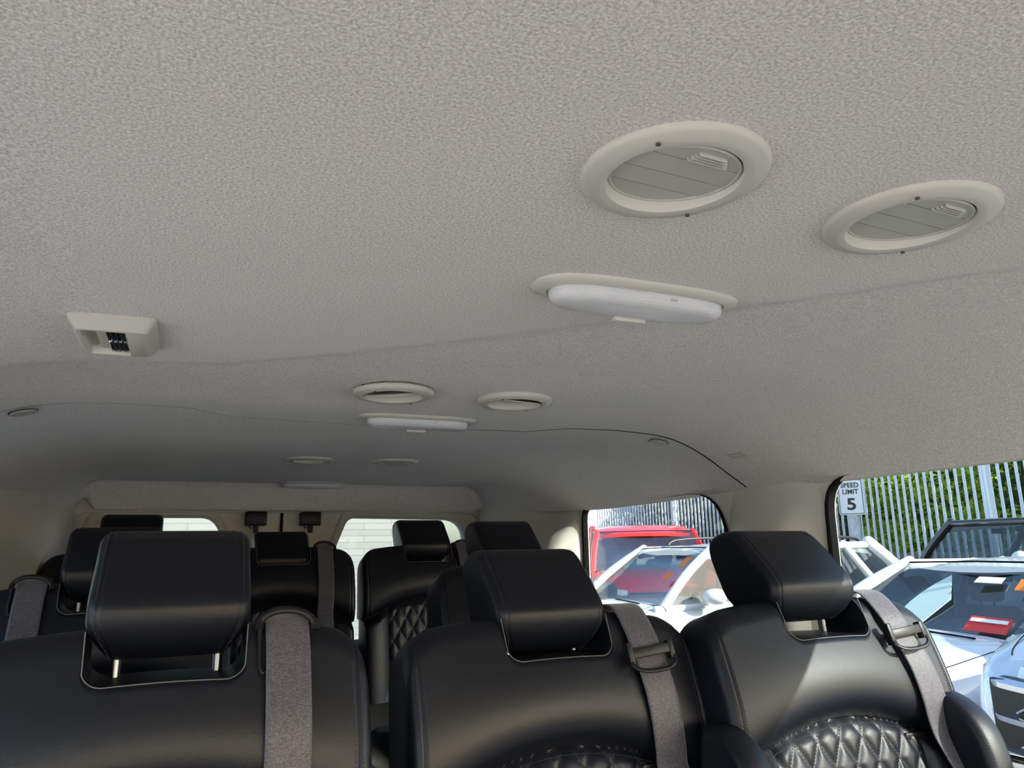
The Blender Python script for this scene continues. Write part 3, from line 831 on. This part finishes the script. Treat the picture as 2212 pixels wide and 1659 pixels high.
seat(.335, 2.960, 'black seat in the last row between the rear windows, its belt on the right', dz=.13, head_dz=-.07)
seat(.890, 2.960, 'black seat in the last row in front of the right rear window', dz=.13, head_dz=-.025)

# ------------------------------------------------------------------ ground and surroundings
bm = bmesh.new(); bmesh.ops.create_grid(bm, x_segments=1, y_segments=1, size=60); bmesh.ops.translate(bm, vec=(0, 0, GROUND), verts=bm.verts[:])
struct(finish('ground', bm, M['asphalt'], None, smooth=False), 'sunlit asphalt car park')

# ------------------------------------------------------------------ cars
def wheel(parent, x, y, r=.34, side=1):
    """side: +1 when the outer face looks along +y"""
    bm = bmesh.new(); lathe(bm, [(r * .62, -.10), (r * .92, -.105), (r, -.07), (r, .07), (r * .92, .105), (r * .62, .10), (r * .60, .0)], 36, Matrix.Translation((x, y, r)) @ Matrix.Rotation(PI / 2, 4, 'X'))
    w = finish('wheel', bm, M['tyre'], parent)
    bm = bmesh.new(); lathe(bm, [(r * .63, .09), (r * .60, .06), (r * .58, -.09)], 32, Matrix.Translation((x, y, r)) @ Matrix.Rotation(-side * PI / 2, 4, 'X'))
    cyl(bm, (x, y + side * .05, r), (0, 1, 0), .05, .06, 16)
    for k in range(7):
        a = 2 * PI * k / 7
        box(bm, -.022, .022, -.015, .015, .02, r * .6, mtx=Matrix.Translation((x, y + side * .06, r)) @ Matrix.Rotation(a, 4, 'Y'))
    finish('rim', bm, M['alloy'], w); return w
def panel(bm, quad, n=8, bulge=0.0, m=8):
    """curved quad a,b,c,d with a bulge along its normal"""
    a, b, c, d = [Vector(p) for p in quad]; nn = (b - a).cross(d - a).normalized(); rows = []
    for i in range(n + 1):
        v = i / n; row = []
        for j in range(m + 1):
            u = j / m; p = (a * (1 - u) + b * u) * (1 - v) + (d * (1 - u) + c * u) * v
            row.append(p + nn * bulge * (1 - (2 * u - 1) ** 2) * (1 - .4 * (2 * v - 1) ** 2))
        rows.append(row)
    return grid(bm, rows)
def car(name, label, loc, rz, paint, L=4.6, W=1.8, hood=[(0, .62), (.08, .78), (.35, .90), (1.05, 1.02)], xw0=1.05, xw1=1.85, xr=4.0, xe=4.5, roof=1.66, belt=1.02, tail=1.02,
        mirrors=True, seats='greyc', roofrail=False, taper=.16, glassm='carglass', crown=.055):
    """a parked car. local +x runs from the nose to the tail, z from the ground"""
    t = thing(name, label, 'car', (loc[0], loc[1], GROUND), 'cars parked outside the windows', rot=(0, 0, rz))
    hwid = W / 2; bm = bmesh.new(); st = []
    xs = [0, .03, .08, .18, .35, .6, .85, xw0, xw0 + .25] + [xw0 + .25 + (xr - xw0 - .25) * k / 6 for k in range(1, 7)] + [xe - .12, xe - .03, xe]
    xs = sorted(set(round(x, 3) for x in xs))
    def top(x):
        H = hood + [(xw0 + .3, belt), (xr, belt), (xe - .1, tail), (xe, tail - .12)]
        for (x0, z0), (x1, z1) in zip(H, H[1:]):
            if x <= x1: return z0 + (z1 - z0) * (x - x0) / max(1e-6, x1 - x0)
        return H[-1][1]
    for x in xs:
        f = 1 - .20 * max(0, 1 - x / .35) ** 2 - .12 * max(0, 1 - (xe - x) / .3) ** 2
        w = hwid * f; zt = top(x); zb = .22 + .10 * max(0, 1 - x / .3)
        half = [(0, zb), (w * .9, zb), (w * .985, zb + .08), (w, (zb + zt) * .48), (w * .985, zt - .17), (w * .955, zt - .07), (w * .90, zt - .02), (w * .80, zt + .012), (w * .5, zt + .03), (0, zt + .04)]
        st.append([Vector((x, y, z)) for y, z in half] + [Vector((x, -y, z)) for y, z in half[-2:0:-1]])
    vs = grid(bm, st, close_u=True); bm.faces.new(vs[0]); bm.faces.new(vs[-1])
    finish('body', bm, paint, t, angle=38)
    # cabin
    wb = hwid * .90; wr = hwid * .90 - taper
    A0, A1 = Vector((xw0 + .05, wb, belt + .0)), Vector((xw1, wr, roof + .005 - crown))
    R1, R0 = Vector((xr, wr * .97, roof - .06)), Vector((xe - .12, wb * .97, belt + .02))
    my = lambda p: Vector((p.x, -p.y, p.z))
    bm = bmesh.new(); rows = []
    for k in range(13):
        q = k / 12; x = A1.x - .05 + (R1.x + .06 - A1.x + .05) * q
        zc_ = roof - crown * (2 * q - 1) ** 2 - .02
        rows.append([Vector((x, wr * s * (1 - .02 * q), zc_ - .045 * abs(s) ** 3)) for s in [-1 + 2 * i / 12 for i in range(13)]])
    low = [[p - Vector((0, 0, .05)) for p in r] for r in rows]
    grid(bm, rows); grid(bm, low); grid(bm, [rows[0], low[0]]); grid(bm, [rows[-1], low[-1]]); grid(bm, [[r[0] for r in rows], [r[0] for r in low]]); grid(bm, [[r[-1] for r in rows], [r[-1] for r in low]])
    finish('roof', bm, paint, t, angle=50)
    def pil(pts, r, n):
        bm = bmesh.new(); tube(bm, pts, r, n)
        for e_ in [e for e in (pts[0], pts[-1]) if e.z > belt + .2]: bmesh.ops.create_icosphere(bm, subdivisions=2, radius=r, matrix=Matrix.Translation(e_))
        finish('pillar', bm, paint, t, angle=50)
    mid = (A1.x + .15 + R1.x) / 2
    for s in (1, -1):
        f = (lambda p: p) if s > 0 else my
        pil([f(p) for p in spline([A0, (A0 + A1) / 2 + Vector((-.02, .01, .025)), A1 + Vector((.03, 0, 0))], 6)], .045, 8)
        pil([f(p) for p in spline([R1 + Vector((-.05, 0, 0)), (R0 + R1) / 2 + Vector((.03, .01, .02)), R0], 6)], .075, 8)
        pil([f(A1 + Vector((0, .0, -.02))), f(R1 + Vector((0, 0, -.02)))], .04, 8)
        pil([f(Vector((mid, wr, roof - .07))), f(Vector((mid - .05, wb, belt)))], .04, 8)
        pil([f(Vector((A1.x * .2 + R1.x * .8, wr * .98, roof - .07))), f(Vector((A1.x * .1 + R0.x * .86, wb, belt)))], .045, 8)
        pil([f(A0 + Vector((-.1, 0, 0))), f(R0)], .03, 8)
    bm = bmesh.new(); panel(bm, [A0 * 1, my(A0), my(A1), A1], bulge=-.05); o = finish('windscreen', bm, M[glassm], t)
    bm = bmesh.new(); panel(bm, [my(R0), R0, R1, my(R1)], bulge=-.03); finish('rear_window', bm, M[glassm], t)
    for s in (1, -1):
        f = (lambda p: p) if s > 0 else my
        bm = bmesh.new(); panel(bm, [f(A0), f(R0), f(R1), f(A1)]); finish('side_glass', bm, M[glassm], t)
    # dark line round the windscreen, wiper
    bm = bmesh.new(); d = Vector((-.012, 0, .014))
    tube(bm, [A0 + d, (A0 + my(A0)) / 2 + d + Vector((-.06, 0, 0)), my(A0) + d], .016, 6); d = Vector((-.004, 0, -.004)); tube(bm, [A1 + d, (A1 + my(A1)) / 2 + d + Vector((-.05, 0, .01)), my(A1) + d], .007, 6)
    finish('windscreen_edge', bm, M['rubber'], t)
    for y0 in (-.1, .45):
        bm = bmesh.new(); tube(bm, [(A0.x - .07, y0 - .4, belt + .035), (A0.x - .03, y0 + .1, belt + .055)], .008, 6); finish('wiper', bm, M['rubber'], t)
    if mirrors:
        for s in (1, -1):
            bm = bmesh.new(); bmesh.ops.create_uvsphere(bm, u_segments=20, v_segments=12, radius=1)
            for v in bm.verts:
                v.co = Vector((v.co.x * .13, v.co.y * .12, v.co.z * .078))
                if v.co.x > .05: v.co.x = .05
            bmesh.ops.translate(bm, vec=(xw0 + .52, s * (hwid + .09), belt + .10), verts=bm.verts[:])
            tube(bm, [(xw0 + .50, s * (hwid * .9), belt + .02), (xw0 + .52, s * (hwid + .05), belt + .06)], .028, 8)
            finish('mirror', bm, paint, t)
    for x in (.80, xe - .95):
        for s in (1, -1): wheel(t, x, s * (hwid - .10), .34, s)
    for x in (.80, xe - .95):
        for s in (1, -1): bm = bmesh.new(); cyl(bm, (x, s * (hwid - .09), .36), (0, 1, 0), .40, .185, 30); finish('wheel_arch', bm, M['rubber'], t)
    if seats:
        for x in (xw0 + 1.25, xw0 + 2.15):
            for s in (-.36, .36):
                bm = bmesh.new(); box(bm, x, x + .16, s - .24, s + .24, .55, belt + .12, bev=.05, seg=3); box(bm, x + .03, x + .13, s - .13, s + .13, belt + .15, belt + .36, bev=.045, seg=3)
                for q in (-.05, .05): tube(bm, [(x + .08, s + q, belt + .1), (x + .08, s + q, belt + .2)], .008, 6)
                finish('seat', bm, M[seats], t)
        bm = bmesh.new(); box(bm, xw0 + .15, xw0 + .62, -hwid * .86, hwid * .86, belt - .22, belt - .03, bev=.05)
        finish('dashboard', bm, M['dark'], t)
        bm = bmesh.new(); tube(bm, [Vector((xw0 + .78 + .07 * math.cos(a / 24 * 2 * PI), -.36 + .19 * math.sin(a / 24 * 2 * PI), belt - .04 + .17 * math.cos(a / 24 * 2 * PI))) for a in range(24)], .014, 8, closed=True)
        finish('steering_wheel', bm, M['dark'], t)
        bm = bmesh.new(); box(bm, xw1 + .10, xw1 + .13, -.12, .12, roof - crown - .13, roof - crown - .07, bev=.01); finish('inside_mirror', bm, M['dark'], t)
        bm = bmesh.new(); box(bm, .9, xe - .1, -hwid * .85, hwid * .85, .35, .5); finish('cabin_floor', bm, M['greyc'], t)
    if roofrail:
        for s in (1, -1):
            bm = bmesh.new(); tube(bm, spline([Vector((xw1 + .30, s * (wr - .10), roof - .05)), Vector((xw1 + .45, s * (wr - .09), roof + .01)), Vector(((xw1 + xr) / 2, s * (wr - .09), roof + .03)), Vector((xr - .25, s * (wr - .09), roof + .0)), Vector((xr - .1, s * (wr - .10), roof - .06))], 5), .016, 8)
            finish('roof_rail', bm, M['dark'], t)
    bm = bmesh.new()                                     # shut line round the bonnet
    ln = [Vector((.12, y, top(.12) + .045 - .03 * abs(y) / hwid)) for y in (0,)]
    for s in (1, -1):
        P_ = [Vector((x, s * hwid * .80 * (1 - .20 * max(0, 1 - x / .35) ** 2), top(x) + .0125)) for x in (.12, .2, .35, .5, .7, .85, xw0)]
        b2 = bmesh.new(); tube(b2, spline(P_, 4), .0025, 6); finish('bonnet_gap', b2, M['rubber'], t)
    bm.free()
    # front lamps, grille
    for s in (1, -1):
        bm = bmesh.new(); rows = []
        for k in range(9):
            q = k / 8; yy = s * (hwid * (.50 + .42 * q)); xx = .015 + .34 * q ** 2.2
            zt = hood[1][1] - .03 + .05 * q; rows.append([Vector((xx - .0, yy, zt - .14 + .03 * q)), Vector((xx - .03, yy * 1.01, zt - .06)), Vector((xx + .01, yy, zt + .01))])
        grid(bm, rows); finish('headlamp', bm, M['lampglass'], t)
    bm = bmesh.new(); box(bm, -.02, .03, -hwid * .48, hwid * .48, .48, hood[1][1] - .05, bev=.02); finish('grille', bm, M['dark'], t)
    for s in (1, -1):
        for q in (.16, .78):
            bm = bmesh.new(); tube(bm, [Vector((xw0 + .35 + (xr - xw0 - .4) * q + .3, s * (hwid + .012), belt - .14)), Vector((xw0 + .35 + (xr - xw0 - .4) * q + .5, s * (hwid + .012), belt - .14))], .013, 6)
            finish('door_handle', bm, paint, t)
    return t
def placed(t, name, m, quad, th=.004):
    """small flat sticker as a thin slab on a car"""
    a, b, c, d = [Vector(p) for p in quad]; n = (b - a).cross(d - a).normalized() * th; bm = bmesh.new()
    lo = [bm.verts.new(p) for p in (a, b, c, d)]; hi = [bm.verts.new(p + n) for p in (a, b, c, d)]
    bm.faces.new(lo); bm.faces.new(hi)
    for i in range(4): bm.faces.new((lo[i], lo[(i + 1) % 4], hi[(i + 1) % 4], hi[i]))
    return finish(name, bm, m, t, smooth=False)
# white crossover seen through both right windows, its side towards the van
suv = car('crossover', 'white crossover with roof rails, seen through both right windows', (3.15, 6.98), 0, M['wpaint'], W=1.78, xw0=.95, xw1=1.72, xr=3.95, xe=4.45, roof=1.70, belt=1.06, roofrail=True, crown=.085,
          hood=[(0, .62), (.08, .82), (.35, .96), (.95, 1.07)])
# white sedan right behind the right window seat
sed = car('sedan', 'white sedan with a pale sunshade and stickers in its windscreen', (3.05, 3.66), 0, M['wpaint2'], W=1.78, xw0=1.22, xw1=2.05, xr=3.4, xe=4.5, roof=1.53, belt=1.03, tail=1.02,
          hood=[(0, .60), (.08, .76), (.40, .92), (1.22, 1.04)], seats='tan', taper=.20)
def on_screen(u, v, xw0, xw1, W, belt, roof, taper, off=.02):
    """point just inside a windscreen: u across 0..1 from +y to -y, v up"""
    wb = W / 2 * .90; wr = wb - taper; x = xw0 + .05 + (xw1 - xw0 - .05) * v; y = (wb * (1 - v) + wr * v) * (1 - 2 * u); z = belt + (roof - .05 - belt) * v
    bul = .05 * (1 - (2 * u - 1) ** 2) * (1 - .4 * (2 * v - 1) ** 2)
    return Vector((x + off - bul * .55, y, z + bul * .6 - off))
SP = (1.22, 2.05, 1.78, 1.03, 1.53, .20)
def spot(u0, v0, u1, v1, off=.02): return [on_screen(u0, v0, *SP, off), on_screen(u1, v0, *SP, off), on_screen(u1, v1, *SP, off), on_screen(u0, v1, *SP, off)]
placed(sed, 'sunshade', M['shade'], [on_screen(.10, .03, *SP, .05), on_screen(.44, .03, *SP, .05), on_screen(.50, .52, *SP, .05), on_screen(.36, .86, *SP, .05)])
placed(sed, 'orange_sticker', M['orange'], spot(.80, .62, .87, .76, .012)); placed(sed, 'red_notice', M['redst'], spot(.70, .12, .87, .28, .012))
placed(sed, 'notice_band', M['paper'], spot(.71, .215, .86, .25, .006)); placed(sed, 'small_tag', M['paper'], spot(.89, .07, .93, .13, .012))
placed(sed, 'blue_sticker', M['bluewall'], spot(.03, .30, .07, .40, .012)); placed(sed, 'paper_sheet', M['paper'], [(1.40, .62, 1.06), (1.38, -.12, 1.055), (1.52, -.12, 1.065), (1.54, .62, 1.07)])
placed(sed, 'toll_tag', M['paper'], spot(.56, .72, .70, .80, .03)); placed(sed, 'corner_tag', M['bluewall'], spot(.90, .86, .96, .92, .012))
XP = (.95, 1.72, 1.78, 1.06, 1.67, .16)
placed(suv, 'orange_sticker', M['orange'], [on_screen(u, v, *XP, .012) for u, v in ((.80, .66), (.86, .66), (.87, .82), (.81, .82))])
placed(suv, 'orange_tag', M['orange'], [on_screen(u, v, *XP, .012) for u, v in ((.74, .44), (.80, .44), (.81, .54), (.75, .54))])
# red pickup behind the crossover, nose towards the camera
tr = car('pickup_truck', 'red pickup truck parked beyond the white crossover', (5.90, 8.72), math.radians(64), M['red'], W=1.95, xw0=1.25, xw1=1.85, xr=3.6, xe=5.3, roof=2.04, crown=.15, belt=1.28, tail=1.2,
         hood=[(0, .85), (.06, 1.10), (.3, 1.22), (1.25, 1.30)], taper=.12)
# black car parked along the fence
bk = car('estate_car', 'black car parked against the fence, above the white sedan roof', (8.50, 7.50), math.radians(-90), M['black'], W=1.80, xw0=1.05, xw1=1.55, xr=4.0, xe=4.7, roof=1.90, belt=1.15,
         hood=[(0, .70), (.08, .92), (.35, 1.06), (1.05, 1.16)], mirrors=False)
# silver-blue car with the chrome grille
fg = car('large_suv', 'silver-blue car with three chrome grille bars at the lower right', (2.92, 1.40), 0, M['silver'], W=1.95, xw0=1.35, xw1=2.2, xr=4.1, xe=4.6, roof=1.86, belt=1.26,
         hood=[(0, .95), (.06, 1.14), (.35, 1.23), (1.35, 1.31)])
for k, z in enumerate((1.07, .95, .83)):
    bm = bmesh.new(); pts = [(.03, -.74, z + .02), (-.015, -.66, z + .01), (-.045, -.38, z), (-.055, 0, z), (-.045, .38, z), (-.015, .66, z + .01), (.03, .74, z + .02)]
    P = spline([Vector(p) for p in pts], 6); rows = []
    for p in P: rows.append([p + Vector((0, 0, -.022)), p + Vector((-.03, 0, -.012)), p + Vector((-.034, 0, .008)), p + Vector((0, 0, .022)), p + Vector((.03, 0, 0))])
    vs = grid(bm, rows, close_u=True); bm.faces.new(vs[0]); bm.faces.new(vs[-1]); finish('chrome_bar', bm, M['chrome'], fg)
    bm = bmesh.new()
    for s in (1, -1):
        for q in (.15, .42):
            tube(bm, [(-.035, s * (q + .20), z - .085), (-.035, s * (q + .15), z - .055), (-.035, s * (q + .02), z - .055)], .004, 6)
    finish('grille_inlay', bm, M['alloy'], fg)
boxo('grille_backing', M['dark'], fg, -.03, .08, -.72, .72, .60, 1.10, bev=.01)
# red car far behind, through the right rear window
car('red_car', 'red car far off, glimpsed at the edge of the right rear window', (4.95, 15.6), 0, M['red'], W=1.8, roof=1.95, belt=1.2, xe=4.5, hood=[(0, .8), (.08, 1.0), (.35, 1.1), (1.05, 1.18)])

# ------------------------------------------------------------------ fence, sign, planting, walls
XF = 9.5
fence = thing('palisade_fence', 'tall fence of pale vertical steel bars in front of the greenery', 'fence', (XF, 10, GROUND))
def bar_mesh():
    bm = bmesh.new(); h = 3.3
    pr = [(.012, -.022), (-.010, -.010), (-.010, .010), (.012, .022), (.015, .020), (-.006, .008), (-.006, -.008), (.015, -.020)]
    rows = [[Vector((-a, b, z)) for a, b in pr] for z in (0.05, h)]
    vs = grid(bm, rows, close_u=True); bm.faces.new(vs[0]); bm.faces.new(vs[-1])
    o = finish('bar', bm, M['fence'], None, angle=25); m = o.data; bpy.data.objects.remove(o); return m
barm = bar_mesh()
ys = [4.4 + .118 * k for k in range(106)]
seen = [y for y in ys if y < 9.6 or y > 11.4]
near = seen[:100]
for y in near:
    o = bpy.data.objects.new('bar', barm); COL.objects.link(o); o.parent = fence; o.location = (0, y - 10, 0)
rest = [y for y in ys if y not in near] + [2.5 + .118 * k for k in range(16)] 
bm = bmesh.new()
for y in rest: box(bm, -.014, .005, y - 10 - .02, y - 10 + .02, .05, 3.3)
o = finish('more_bars', bm, M['fence'], fence, smooth=False); o['kind'] = 'stuff'
for z in (.5, 3.0):
    boxo('rail', M['fence'], fence, .006, .05, -7.5, 7.2, z, z + .05)
for y in (6.62, 13.6):
    boxo('post', M['fence'], fence, .0, .10, y - 10 - .05, y - 10 + .05, 0, 3.4, bev=.01)
# speed limit sign on its post
sg = thing('speed_limit_sign', 'white speed limit 5 sign on a grey steel post by the fence', 'sign', (9.05, 8.38, GROUND), rot=(0, 0, math.radians(-42)))
bm = bmesh.new(); tube(bm, [(0.02, .05, 0), (0.02, .05, 2.22)], .085, 20); finish('post', bm, M['galv'], sg)
mt_s = Matrix(((1, 0, 0, -.01), (0, 0, 1, -.06), (0, 1, 0, 2.32), (0, 0, 0, 1)))
sz = (.175, .262)
sheet('plate', [round_poly([(-sz[0], -sz[1]), (sz[0], -sz[1]), (sz[0], sz[1]), (-sz[0], sz[1])], .03)], .006, mt_s, M['sign'], sg)
brd = [round_poly([(-sz[0] + d, -sz[1] + d), (sz[0] - d, -sz[1] + d), (sz[0] - d, sz[1] - d), (-sz[0] + d, sz[1] - d)], .024) for d in (.012, .020)]
sheet('border', brd, .002, Matrix.Translation((0, -.0045, 0)) @ mt_s, M['ink'], sg)
def sign_text(s, size, z, sx=1.0, bold=.002):
    text_mesh('lettering', s, size, Matrix.Translation((-.01, -.066, 2.32 + z)) @ Matrix.Rotation(PI / 2, 4, 'X'), M['ink'], sg, .001, bold, sx)
sign_text('SPEED', .098, .168, .92); sign_text('LIMIT', .098, .072, .95); sign_text('5', .235, -.115, 1.15, .006)
# greenery
def leaf(bm, p, d, n, L, w):
    d = d.normalized(); s = d.cross(n).normalized()
    a = bm.verts.new(p); b = bm.verts.new(p + d * L * .5 + s * w); c = bm.verts.new(p + d * L); e = bm.verts.new(p + d * L * .5 - s * w)
    bm.faces.new((a, b, c, e))
def rv(): return Vector((random.uniform(-1, 1), random.uniform(-1, 1), random.uniform(-1, 1)))
def foliage(name, label, m, x0, x1, y0, y1, z0, z1, n, L=.10, w=.024, cat='bush', front=True, core=True, lump=.25):
    bm = bmesh.new(); blobs = [(random.uniform(y0, y1), random.uniform(z0, z1), random.uniform(.25, .6), random.uniform(0, lump * 2)) for _ in range(40)]
    for _ in range(n):
        by, bz, br, bx = random.choice(blobs); th = random.uniform(0, 2 * PI); r = br * math.sqrt(random.random())
        y = by + r * math.cos(th); z = bz + r * math.sin(th)
        if not (y0 - .3 < y < y1 + .3 and z0 - .2 < z < z1 + .2): continue
        x = x0 + bx * (1 - .0) + (r / br) ** 2 * .35 + random.uniform(0, (x1 - x0) * .5)
        d = rv() + Vector((-.5, 0, -.35)); leaf(bm, Vector((x, y, z)), d, rv(), L * random.uniform(.6, 1.3), w * random.uniform(.7, 1.3))
    me = bpy.data.meshes.new(name); bm.to_mesh(me); bm.free()
    o = link(name, me, m)
    tag(o, label, cat, None, 'stuff'); return o
def core(name, label, x0, x1, y0, y1, z0, z1):
    bm = bmesh.new(); rows = []
    for i in range(25):
        rows.append([Vector((x0 + random.uniform(0, .35) + .25 * math.sin(i * .9 + j * .7), y0 + (y1 - y0) * i / 24, z0 + (z1 - z0) * j / 12)) for j in range(13)])
    bk_ = [[Vector((x1, p.y, p.z)) for p in r] for r in rows]
    grid(bm, rows); grid(bm, bk_); grid(bm, [rows[0], bk_[0]]); grid(bm, [rows[-1], bk_[-1]]); grid(bm, [[r[-1] for r in rows], [r[-1] for r in bk_]])
    o = finish(name, bm, M['hedgecore'], None, angle=30); tag(o, label, 'hedge', None, 'stuff'); return o
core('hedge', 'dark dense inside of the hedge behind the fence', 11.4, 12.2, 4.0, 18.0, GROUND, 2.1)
foliage('climbing_shrub', 'bright yellow-green leafy shrub behind the fence', M['leaf'], 9.75, 10.6, 6.7, 9.7, -.7, 2.4, 13000)
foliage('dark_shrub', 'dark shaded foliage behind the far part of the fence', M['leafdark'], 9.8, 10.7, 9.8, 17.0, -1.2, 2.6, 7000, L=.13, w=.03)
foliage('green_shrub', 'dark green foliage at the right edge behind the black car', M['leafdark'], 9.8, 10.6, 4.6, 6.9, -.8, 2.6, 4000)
bm = bmesh.new()
for k in range(420):
    y = random.uniform(4.9, 6.25); x = random.uniform(9.7, 10.4); z = random.uniform(.9, 2.6); L = random.uniform(.5, 1.2)
    for q in range(4):
        s = random.uniform(-.08, .08)
        a = bm.verts.new((x, y + s * q * .3, z - L * q / 4)); 
    w = random.uniform(.008, .02); dy = random.uniform(-.25, .25)
    v = [bm.verts.new((x, y - w, z)), bm.verts.new((x, y + w, z)), bm.verts.new((x - .05, y + dy + w * .4, z - L)), bm.verts.new((x - .05, y + dy - w * .4, z - L))]
    bm.faces.new(v)
me = bpy.data.meshes.new('palm_fronds'); bm.to_mesh(me); bm.free(); tag(link('palm_fronds', me, M['frond']), 'drooping grey-green palm fronds at the top right behind the fence', 'palm', None, 'stuff')
# low brick planter and board behind the bars
pl = thing('brick_planter', 'low brick planter with a board on top behind the fence', 'planter', (9.95, 7.6, GROUND))
boxo('brickwork', M['brick'], pl, -.15, .35, -.25, .75, 0, 1.42, bev=.01); boxo('board', M['wood'], pl, -.25, .45, -.50, .95, 1.42, 1.50, bev=.01)
# block wall behind the van
bw = boxo('block_wall', M['block'], None, -6, 4.2, 14, 14.25, GROUND, .75); tag(bw, 'white block wall seen through the rear windows', 'wall')
bs = boxo('utility_building', M['bluewall'], None, 9.7, 15, 18.2, 24, GROUND, 2.6, bev=.02); tag(bs, 'pale blue-grey building at the far end of the fence', 'building')
